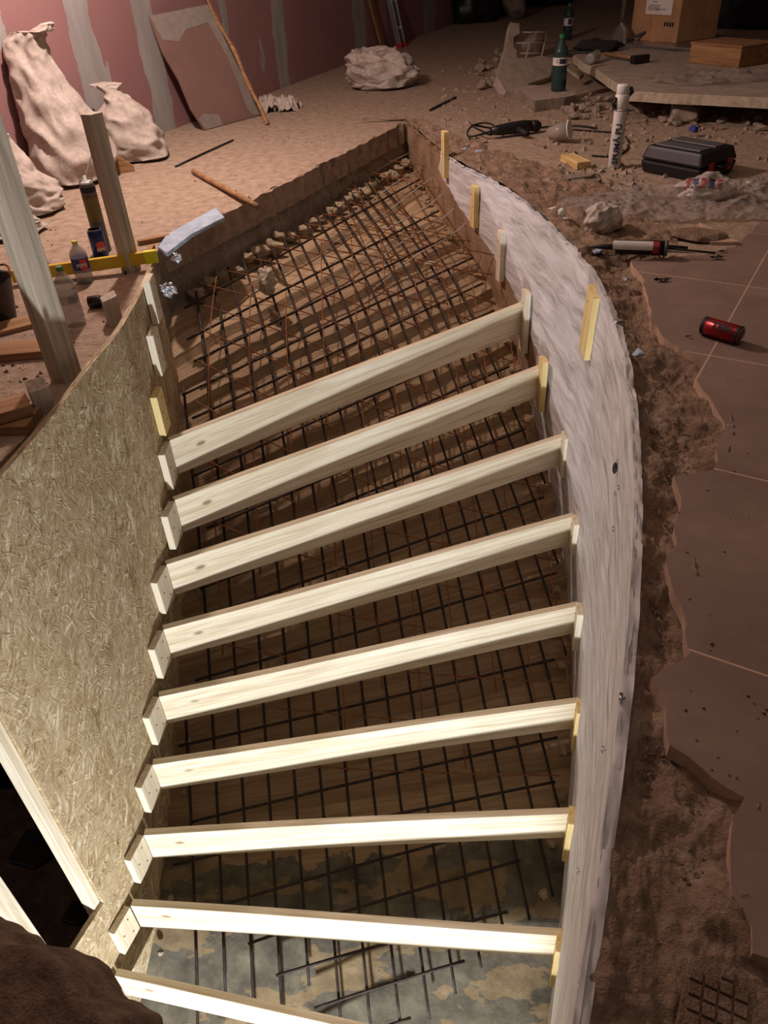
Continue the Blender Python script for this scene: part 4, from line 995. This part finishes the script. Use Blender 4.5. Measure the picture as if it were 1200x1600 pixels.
for v in bmx.verts: v.co *= 1 + .10 * (1 - 2 * abs(N3(v.co, 18))) + .05 * (1 - 2 * abs(N3(v.co, 45))); v.co.z = max(v.co.z + .045, .0)
tag(bmobj(bmx, 'plastic_bag', 'white_sack', q), 'small crumpled white plastic bag at the pit edge behind the sealant gun', 'plastic bag')
# sealant gun with cartridge
s0, s1 = at(945, 385, .035), at(1046, 388, .035); Ls = (s1 - s0).length; t = thing('sealant_gun', 'black sealant gun with red and white cartridge, lying on the earth near the tiles', 'sealant gun', s0, frame(s1 - s0))
MB().tube([(.04, 0, 0), (Ls * .93, 0, 0)], .026, 18).build('cartridge', 'black_plastic', t, smooth=True)
mb = MB(); mb.grid(lambda u, v: (Ls * (.12 + .62 * u), -.0268 * math.sin(.3 + v * 1.3), .0268 * math.cos(.3 + v * 1.3)), 4, 8); mb.build('label_panel', 'paper', t)
mb = MB(); mb.grid(lambda u, v: (Ls * (.74 + .10 * u), -.027 * math.sin(.3 + v * 1.9), .027 * math.cos(.3 + v * 1.9)), 4, 8); mb.build('label_panel', 'red_plastic', t)
MB().tube([(Ls * .92, 0, 0), (Ls * .97, 0, 0)], [.029, .027], 18).build('end_ring', 'grey_plastic', t, smooth=True)
MB().tube([(Ls * .97, 0, 0), (Ls + .16, 0, -.012)], .004, 8).build('push_rod', 'steel_dark', t, smooth=True)
MB().tube([(.05, 0, 0), (-.02, .01, -.005), (-.05, .02, -.01)], [.012, .008, .004], 10).build('nozzle', 'black_rubber', t, smooth=True)
MB().tube([(.02, .03, -.01), (.10, .06, -.015), (.22, .075, -.02), (.30, .07, -.02)], [.008, .011, .010, .006], 10).build('grip', 'black_rubber', t, smooth=True)
# bits of blue insulation and white stud at the edge
for i, (px, py, s, mt, lb) in enumerate(((857, 310, .05, 'blue_foam', 'pale blue insulation scrap at the wall top, farther piece'), (884, 345, .06, 'blue_foam', 'pale blue insulation scrap at the wall top below the white knob'), (995, 555, .035, 'blue_foam', 'pale blue scrap at the wall top beside the earth hollow'), (865, 330, .05, 'pine_up', 'small pale batten end at the wall top left of the white knob'),
        (725, 238, .05, 'blue_foam', 'grey blue scrap behind the tall upright stake, left piece'), (748, 240, .045, 'blue_foam', 'grey blue scrap behind the tall upright stake, right piece'), (935, 395, .04, 'blue_foam', 'pale scrap at the earth edge below the sealant gun'), (978, 440, .03, 'foil', 'shiny foil scrap at the wall top, upper of two'), (966, 505, .03, 'foil', 'shiny foil scrap at the wall top, lower of two'))):
    rock('insulation_scrap', at(px, py, .0), s * 1.6, mt, lb, 'scrap', None, .4, seed=300 + i)
c = at(878, 332, .05); tag(bmobj(blob(c, .016, 2, (1, 1, 1.2), .1, 3), 'plastic_ball', 'cap_white', c), 'small glossy white ball at the wall top left of the small white bag', 'ball')
# wall fittings
for i, (px, py, big) in enumerate(((968, 722, 1), (970, 762, 0), (964, 772, 0), (962, 827, 0), (906, 1362, 0), (946, 1172, 0), (990, 1095, 0), (910, 1543, 0))):
    # meet the wall surface along the view ray, a plan lookup
    best = None
    for j in range(600):
        p = right(j / 599)
        r = ray(px, py); tt = (p.x * r.x + p.y * r.y) / (r.x ** 2 + r.y ** 2); q = O + r * tt; e = (q.x - p.x) ** 2 + (q.y - p.y) ** 2
        if q.z <= 0.01 and (best is None or e < best[0]): best = (e, q, p)
    _, q, p = best; _, d = rdir(p.y); inw = Vector((d.y, -d.x, 0)); inw = inw if inw.x < 0 else -inw; q = Vector((p.x, p.y, q.z))
    t = thing('wall_anchor', ['chrome wall fitting with a black knob on the pale right wall', 'upper of two metal wall anchors below the black knob', 'lower of two metal wall anchors below the black knob', 'single metal wall anchor left of the earth, level with the fourth riser board', 'metal wall anchor level with the seventh riser board', 'metal wall anchor level with the sixth riser board', 'pale metal tab at the wall top beside the dark hollow', 'metal wall anchor nearest the bottom of the photo'][i], 'wall fitting', q, frame(d))
    yl = 1 if (frame(d) @ Vector((0, 1, 0))).dot(inw) > 0 else -1
    MB().tube([(-.012, yl * .008, 0), (.012, yl * .008, 0)], .0045, 10).build('anchor', 'chrome', t, smooth=True)
    MB().tube([(0, yl * -.002, 0), (0, yl * .008, 0)], .003, 8).build('stem', 'chrome', t, smooth=True)
    t.scale = (.7, .7, .7) if i < 7 else (.45, .45, .45)
    if big:
        bm = blob(q, .019, 5, (1, .5, 1.4), .08, 3); o = bmobj(bm, 'knob', 'black_rubber', (0, yl * .014, -.03), True, t)
# rubble
RB = 'concrete rubble on the far right floor'
rnd = random.Random(11)
spots = []
for (x0, y0, x1, y1, n_, s0_, s1_) in ((950, 160, 1190, 205, 46, .04, .12), (880, 158, 960, 190, 30, .04, .11), (740, 85, 800, 150, 26, .05, .16), (1040, 175, 1100, 195, 6, .1, .16), (840, 150, 1000, 170, 18, .03, .08), (930, 190, 1010, 240, 14, .02, .06), (690, 215, 760, 250, 10, .02, .06)):
    for _ in range(n_): spots.append((rnd.uniform(x0, x1), rnd.uniform(y0, y1), rnd.uniform(s0_, s1_) * rnd.uniform(.6, 1)))
for i, (px, py, s) in enumerate(spots): rock('concrete_rubble', at(px, py, 0), s, 'rubble', 'jagged piece of broken concrete among the rubble below the large slab' if px > 830 else 'jagged piece of broken concrete on the floor left of the tilted slab', 'rubble', RB if px > 830 else 'concrete rubble left of the tilted slab', seed=i)
rock('concrete_rubble', at(1062, 192, 0), .25, 'rubble', 'largest squarish concrete block in the rubble row below the slab edge', 'rubble', None, .6, seed=900)
rock('rag', at(1083, 205, .03), .09, 'blue_rag', 'crumpled bright blue wrapper in the rubble behind the black case', 'wrapper', None, .6, seed=901)
# crumbs: too many to count
def crumbs(name, regs, mat, label, n_, smax, seed, zf=None):
    rs = random.Random(seed); mb = MB()
    for _ in range(n_):
        x0, y0, x1, y1 = regs[rs.randrange(len(regs))]; c = at(rs.uniform(x0, x1), rs.uniform(y0, y1), 0); s = smax * rs.random() ** 2.5 + .002
        if in_pit(c) or (c.y < 2.9 and left_x(max(c.y, .45)) - .09 < c.x < left_x(max(c.y, .45)) + .3): continue
        if zf: c.z = zf(c)
        b = len(mb.v); pts = [Vector((rs.uniform(-1, 1), rs.uniform(-1, 1), rs.uniform(0, .8))) * s for _ in range(4)]
        pts = [Vector((-1, -.6, 0)) * s, Vector((1, -.5, 0)) * s, Vector((.1, 1, 0)) * s, Vector((rs.uniform(-.5, .5), rs.uniform(-.4, .4), .9)) * s, Vector((rs.uniform(-.6, .6), rs.uniform(-.4, .6), .7)) * s]
        rz = Matrix.Rotation(rs.uniform(0, 6.28), 3, 'Z')
        for p in pts: mb.v.append(c + rz @ p)
        for f in ((0, 2, 1), (0, 1, 3), (1, 2, 4), (2, 0, 3), (1, 4, 3), (2, 3, 4)): mb.f.append([b + i for i in f])
    o = mb.build(name, mat, fix=False); tag(o, label, 'debris', None, 'stuff'); return o
crumbs('debris_crumbs', [(640, 180, 1200, 330), (690, 100, 900, 200), (840, 160, 1200, 230), (860, 260, 1000, 320)], 'rubble', 'small crumbs of concrete scattered over the right floor', 1500, .022, 5)
crumbs('debris_crumbs', [(0, 240, 420, 560), (400, 130, 640, 230), (0, 480, 120, 720)], 'soil', 'small crumbs scattered over the lit left floor', 420, .008, 6)
crumbs('debris_crumbs', [(1000, 380, 1200, 1000), (1060, 1000, 1200, 1300)], 'soil_dark', 'dark specks scattered over the tiles', 45, .0025, 8)
def zsoil(c): return -.02 + .03 * fbm((c.x, c.y, 0), 5, 4) * 0 - .01
crumbs('earth_crumbs', [(1000, 420, 1060, 900), (1000, 900, 1040, 1200), (960, 1200, 1130, 1600), (720, 240, 960, 460), (1010, 560, 1110, 740)], 'soil', 'loose clods of earth along the trench beside the right wall', 1500, .0045, 9, zsoil)
# dead leaves on the tiles
for i, (px, py, s) in enumerate(((1035, 438, .035), (1120, 403, .03), (1130, 393, .02), (1075, 526, .012))):
    c = at(px, py, .004); mb = MB(); mb.grid(lambda u, v: (c.x + s * (u - .5) * 2 * (1 - abs(v - .5)), c.y + s * .5 * (v - .5) * (1 - (2 * u - 1) ** 2 + .2), .004 + s * .5 * abs(fbm((u * 2, v * 2, i), 1.5, 2))), 8, 5)
    tag(mb.build('dry_leaf', 'dark_cloth', smooth=True), ['dark curled scrap on the tiles nearest the broken edge', 'dark curled scrap on the tiles below the sealant gun, larger', 'dark curled scrap on the tiles below the sealant gun, smaller', 'tiny dark scrap on the tiles left of the red can'][i], 'leaf')
# earth hollow beyond the sealant gun
rock('earth_clod', at(1090, 372, 0), .22, 'soil', 'low heap of loose earth right of the sealant gun', 'earth', None, .3, seed=77, rnd=40)
mb = MB(); mb.prism([at(1092, 352, .0), at(1155, 383, .0), at(1110, 383, .0)], (0, 0, .012)); tag(mb.build('tile_shard', 'tile_edge'), 'pale triangular tile shard beside the heap of loose earth', 'rubble')

# big broken slab
zt_ = .17
poly = onz([(893, 86), (935, 112), (983, 142), (1060, 146), (1130, 150), (1260, 155), (1290, 95), (1160, 82), (1060, 80), (985, 74), (925, 78)], zt_)
pj = []
for a, b in zip(poly, poly[1:] + poly[:1]):
    for i in range(6): p = a.lerp(b, i / 6); pj.append(p + Vector((N3(p, 5), N3(p + Vector((3, 3, 3)), 5), 0)) * .025)
o = polyfill(pj, .115, zt_, 'concrete_slab', 'slab_concrete', 'mortar_lump'); del o['kind']; tag(o, 'large broken flat concrete slab propped on rubble at the far right', 'concrete slab')
for i, (px, py) in enumerate(((905, 112), (1000, 158), (1120, 150))): rock('concrete_rubble', at(px, py, 0) + Vector((0, .30, 0)), .22, 'rubble', ['left', 'middle', 'right'][i] + ' chunk propping up the front of the large slab', 'rubble', None, .5, seed=500 + i)
# slab under the bottle
poly = onz([(808, 138), (830, 132), (880, 138), (905, 146), (885, 152), (835, 158)], .07)
o = polyfill(jag(poly + poly[:1], .08, .02)[:-1], .0, .07, 'concrete_slab', 'slab_concrete', 'slab_side'); del o['kind']; tag(o, 'small flat concrete slab carrying the large green bottle', 'concrete slab')
# tilted slab with bared mesh
pb = at(800, 148, 0); ax = (at(880, 128, 0) - pb).normalized(); upv = Vector((-ax.y, ax.x, 0)) * .86 + Vector((0, 0, .5)); upv.normalize(); nn = ax.cross(upv).normalized()
def tp_(px, py): return onplane(px, py, pb, nn)
pl = [tp_(x, y) for x, y in ((790, 143), (776, 120), (784, 92), (792, 65), (797, 34), (812, 36), (813, 52), (803, 58), (803, 74), (808, 78), (808, 90), (825, 90), (845, 86), (864, 90), (866, 95), (860, 120), (828, 130), (806, 146))]
t = thing('concrete_slab', 'tilted broken slab with bared mesh behind the green bottle', 'concrete slab', pb)
th_ = nn * (-.07 if nn.dot(O - pb) > 0 else .07)
mb = MB(); mb.prism([p - pb for p in pl], th_); mb.build('slab_body', 'slab_concrete', t, bevel=.006)
for a, b in (((812, 44), (875, 44)), ((806, 61), (872, 60)), ((806, 77), (868, 77)), ((836, 38), (824, 88)), ((859, 40), (848, 88))):
    MB().tube([tp_(*a) - pb + th_ * .5, tp_(*b) - pb + th_ * .5], .006, 6).build('mesh_wire', 'pale_steel', t, smooth=True)
rock('concrete_rubble', at(830, 90, 0), .35, 'slab_side', 'rounded dark lump behind the bared mesh of the tilted slab', 'rubble', None, .8, seed=610, rnd=30)
rock('concrete_rubble', at(802, 30, 0) + Vector((0, .0, 0)), .5, 'slab_side', 'dark block standing behind the tilted slab', 'rubble', None, 1.0, seed=612, rnd=30)
mb = MB(); pa = [at(885, 110, .12), at(905, 125, .05), at(912, 120, .05), at(892, 104, .13)]; mb.prism(pa, (0, 0, .02)); tag(mb.build('tile_shard', 'mortar_lump'), 'narrow shard bridging the rubble right of the large green bottle', 'rubble')
# tool pouch, hammer, clear bottle on the slab
q = at(935, 82, zt_); o = bmobj(blob(q, .11, 41, (1.6, .8, .5), .4, 4), 'tool_pouch', 'dark_cloth', q + Vector((0, .05, .03))); tag(o, 'dark cloth tool pouch on the left end of the large slab', 'pouch')
ha, hb = at(945, 84, zt_ + .03), at(1000, 92, zt_ + .03); t = thing('hammer', 'long handled hammer lying on the large slab behind its front edge', 'hammer', ha)
MB().tube([(0, 0, 0), hb - ha], .014, 8).build('handle', 'old_wood', t, smooth=True)
hd = MB(); hd.box(hb - ha, (.05, .14, .05), frame(hb - ha)); hd.build('head', 'steel_dark', t, bevel=.006)
bq = at(922, 92, zt_ + .04); tt = bottle(None, .22, .035, 'clear_pet', 'yellow_cap', 'clear bottle lying on the left end of the large slab', ('clear_pet',), (.3, .5), pos=bq); tt.matrix_world = Matrix.Translation(bq) @ frame((.5, .8, 0.05)).to_4x4() @ Matrix.Rotation(PI / 2, 4, 'Y')
mb = MB(); mb.box((0, 0, .02), (.20, .08, .04)); o = mb.build('sealant_tube', 'black_plastic', bevel=.008); place(o, at(905, 88, zt_ - .02), Matrix.Rotation(-.3, 3, 'Z')); tag(o, 'dark flat pack lying at the left corner of the large slab', 'pack')
crumple('plastic_film', at(1130, 122, zt_), .9, .5, .05, 'film', 'clear plastic film heaped on the large slab', 12.7, n=70)
# brown box on the floor behind the slab
ca, cb_ = at(1075, 98, zt_), at(1153, 107, zt_); t = thing('wooden_box', 'low reddish brown box on the back of the large slab', 'box', ca, frame(cb_ - ca)); Lb = (cb_ - ca).length
MB().box((Lb / 2, .16, .06), (Lb, .32, .12)).build('body', 'old_wood', t, bevel=.006); MB().box((Lb / 2, .16, .124), (Lb + .01, .33, .012)).build('lid', 'old_wood', t, bevel=.003)
# dolly with carton
d0, d1 = at(950, 72, .14), at(1095, 82, .14); da = (d1 - d0); R_ = frame(da); t = thing('platform_trolley', 'flat trolley on castors carrying the carton in the far right background', 'trolley', Vector((d0.x, d0.y, 0)), R_); Ld = da.length
MB().box((Ld / 2, .42, .15), (Ld, .84, .03)).build('platform', 'aluminium', t, bevel=.008)
for (x, y) in ((.16, .08), (Ld - .16, .08), (.16, .75), (Ld - .16, .75)):
    cst = MB().box((x, y, .125), (.09, .07, .03)).build('castor_bracket', 'steel_dark', t, bevel=.004)
    MB().lathe([(.02, -.02), (.06, -.02), (.065, -.012), (.065, .012), (.06, .02), (.02, .02)], 24, Matrix.Translation((x, y, .065)) @ Matrix.Rotation(PI / 2, 4, 'X')).build('wheel', 'black_rubber', cst, smooth=False)
MB().tube([(.04, .1, .16), (.04, .1, 1.0)], .013, 10).build('handle_post', 'aluminium', t, smooth=True)
MB().tube([(.04, .70, .16), (.04, .70, 1.0)], .013, 10).build('handle_post', 'aluminium', t, smooth=True)
MB().tube([(.04, .1, .99), (.04, .70, .99)], .013, 10).build('handle_bar', 'aluminium', t, smooth=True)
hq = MB(); hq.prism([Vector((-.02, .06, .165)), Vector((.12, .06, .165)), Vector((.11, .06, .26)), Vector((.06, .06, .31)), Vector((.0, .06, .24))], (0, .04, 0)); hq.build('hinge_plate', 'aluminium', t, bevel=.003)
MB().tube([(.1, .1, .17), (.25, .3, .26), (.3, .35, .34)], .012, 8).build('pedal', 'steel_dark', t, smooth=True)
c0, c1_ = at(984, 62, .165), at(1056, 68, .165); Lc = (c1_ - c0).length; Rc = frame(c1_ - c0)
t = thing('cardboard_carton', 'brown cardboard carton with a white shipping label, on the trolley', 'carton', c0, Rc)
mb = MB(); mb.box((Lc / 2, .24, .30), (Lc, .48, .60)); mb.build('body', 'cardboard', t, bevel=.006)
mb = MB(); mb.box((Lc * .55, -.002, .34), (Lc * .55, .002, .29)); lb = mb.build('shipping_label', 'paper', t)
mb = MB(); rs = random.Random(4)
for i in range(9): mb.box((Lc * (.42 + rs.uniform(0, .22)), -.0038, .44 - i * .026), (Lc * rs.uniform(.08, .24), .0008, .006))
for i in range(16): mb.box((Lc * .33 + i * .008, -.0038, .235), (.003 + .002 * (i % 3 == 0), .0008, .03))
mb.build('print_lines', 'grey_ink', lb)
mb = MB(); [mb.box((Lc * .72 + i * .028, -.002, .13), (.018, .001, .03)) for i in range(4)]; mb.build('stamp_mark', 'black_ink', t)
mb = MB(); mb.box((Lc / 2, -.0015, .30), (.05, .0015, .60)); mb.build('tape_strip', speck('tape', '9c7650', 'b08860', 'b88f68', 6, .4, .1), t)
# ladder and profiles leaning on the wall
lz = 1.9
def lean(name, a, wtop, w_, th2, mat, label, cat, rungs=0, holes=False):
    b0 = at(*a); b1_ = onplane(*wtop, wa + WN * .04, WN); d = (b1_ - b0); d = d * (2.2 / d.length); R_ = frame(d, -WN)
    t = thing(name, label, cat, b0, R_)
    if rungs:
        for y in (-w_ / 2, w_ / 2): MB().box((1.1, y, 0), (2.2, .03, .06)).build('side_rail', mat, t, bevel=.004)
        for i in range(rungs): MB().box((.18 + i * .27, 0, 0), (.03, w_, .03)).build('rung', mat, t, bevel=.004)
        for y in (-w_ / 2, w_ / 2): MB().box((.02, y, 0), (.06, .04, .07)).build('rubber_foot', 'red_plastic', t, bevel=.004)
    else: MB().box((1.1, 0, 0), (2.2, w_, th2)).build('strip', mat, t, bevel=.003)
    return t
lean('wooden_strip', (600, 80), (578, 0), .06, .03, 'old_wood', 'single pale timber leaning on the far wall behind the lone sack', 'wooden strip')
lean('step_ladder', (628, 74), (612, 0), .14, .03, 'aluminium', 'pale ladder leaning on the far wall right of the single timber', 'ladder', 8)
# black bags in the far dark corner
for i, (px, py, s, lb) in enumerate(((735, 35, .55, 'black rubbish bag against the far wall, left one'), (785, 22, .5, 'black rubbish bag against the far wall, right one'), (1180, 40, 1.1, 'dark shapeless heap at the far right behind the box'), (860, 8, .7, 'dark heap on the far floor behind the farther green bottle'))):
    q = at(px, py, 0); bmx = blob(q, s * .6, 120 + i, (1, .8, .9), .35, 4)
    for v in bmx.verts: v.co *= 1 + .08 * (1 - 2 * abs(N3(v.co, 6))); v.co.z = max(v.co.z + s * .4, 0)
    tag(bmobj(bmx, 'rubbish_bag' if i < 2 else 'rubble_heap', 'black_plastic' if i < 2 else 'dark_cloth', q), lb, 'bag' if i < 2 else 'heap')

# upturned broken tile at the near right, its gridded back showing
q = at(1120, 1560, 0.0); t = thing('broken_tile', 'upturned broken tile with a square gridded back, lowest right on the earth', 'tile', q + Vector((0, 0, .006)), Matrix.Rotation(-.45, 3, 'Z') @ Matrix.Rotation(.12, 3, 'Y')); t.scale = (.62, .62, .8)
mb = MB(); mb.prism([Vector(p) for p in ((-.07, -.10, 0), (.05, -.12, 0), (.07, -.02, 0), (.06, .05, 0), (-.01, .07, 0), (-.06, .04, 0))], (0, 0, .010)); mb.build('tile_body', 'soil', t, bevel=.002)
mb = MB()
for i in range(4):
    for j in range(6):
        x, y = -.045 + i * .027, -.095 + j * .027
        if y < .045 - abs(x) * .3: mb.box((x, y, .012), (.022, .022, .005))
mb.build('grid_back', 'soil', t, bevel=.001)
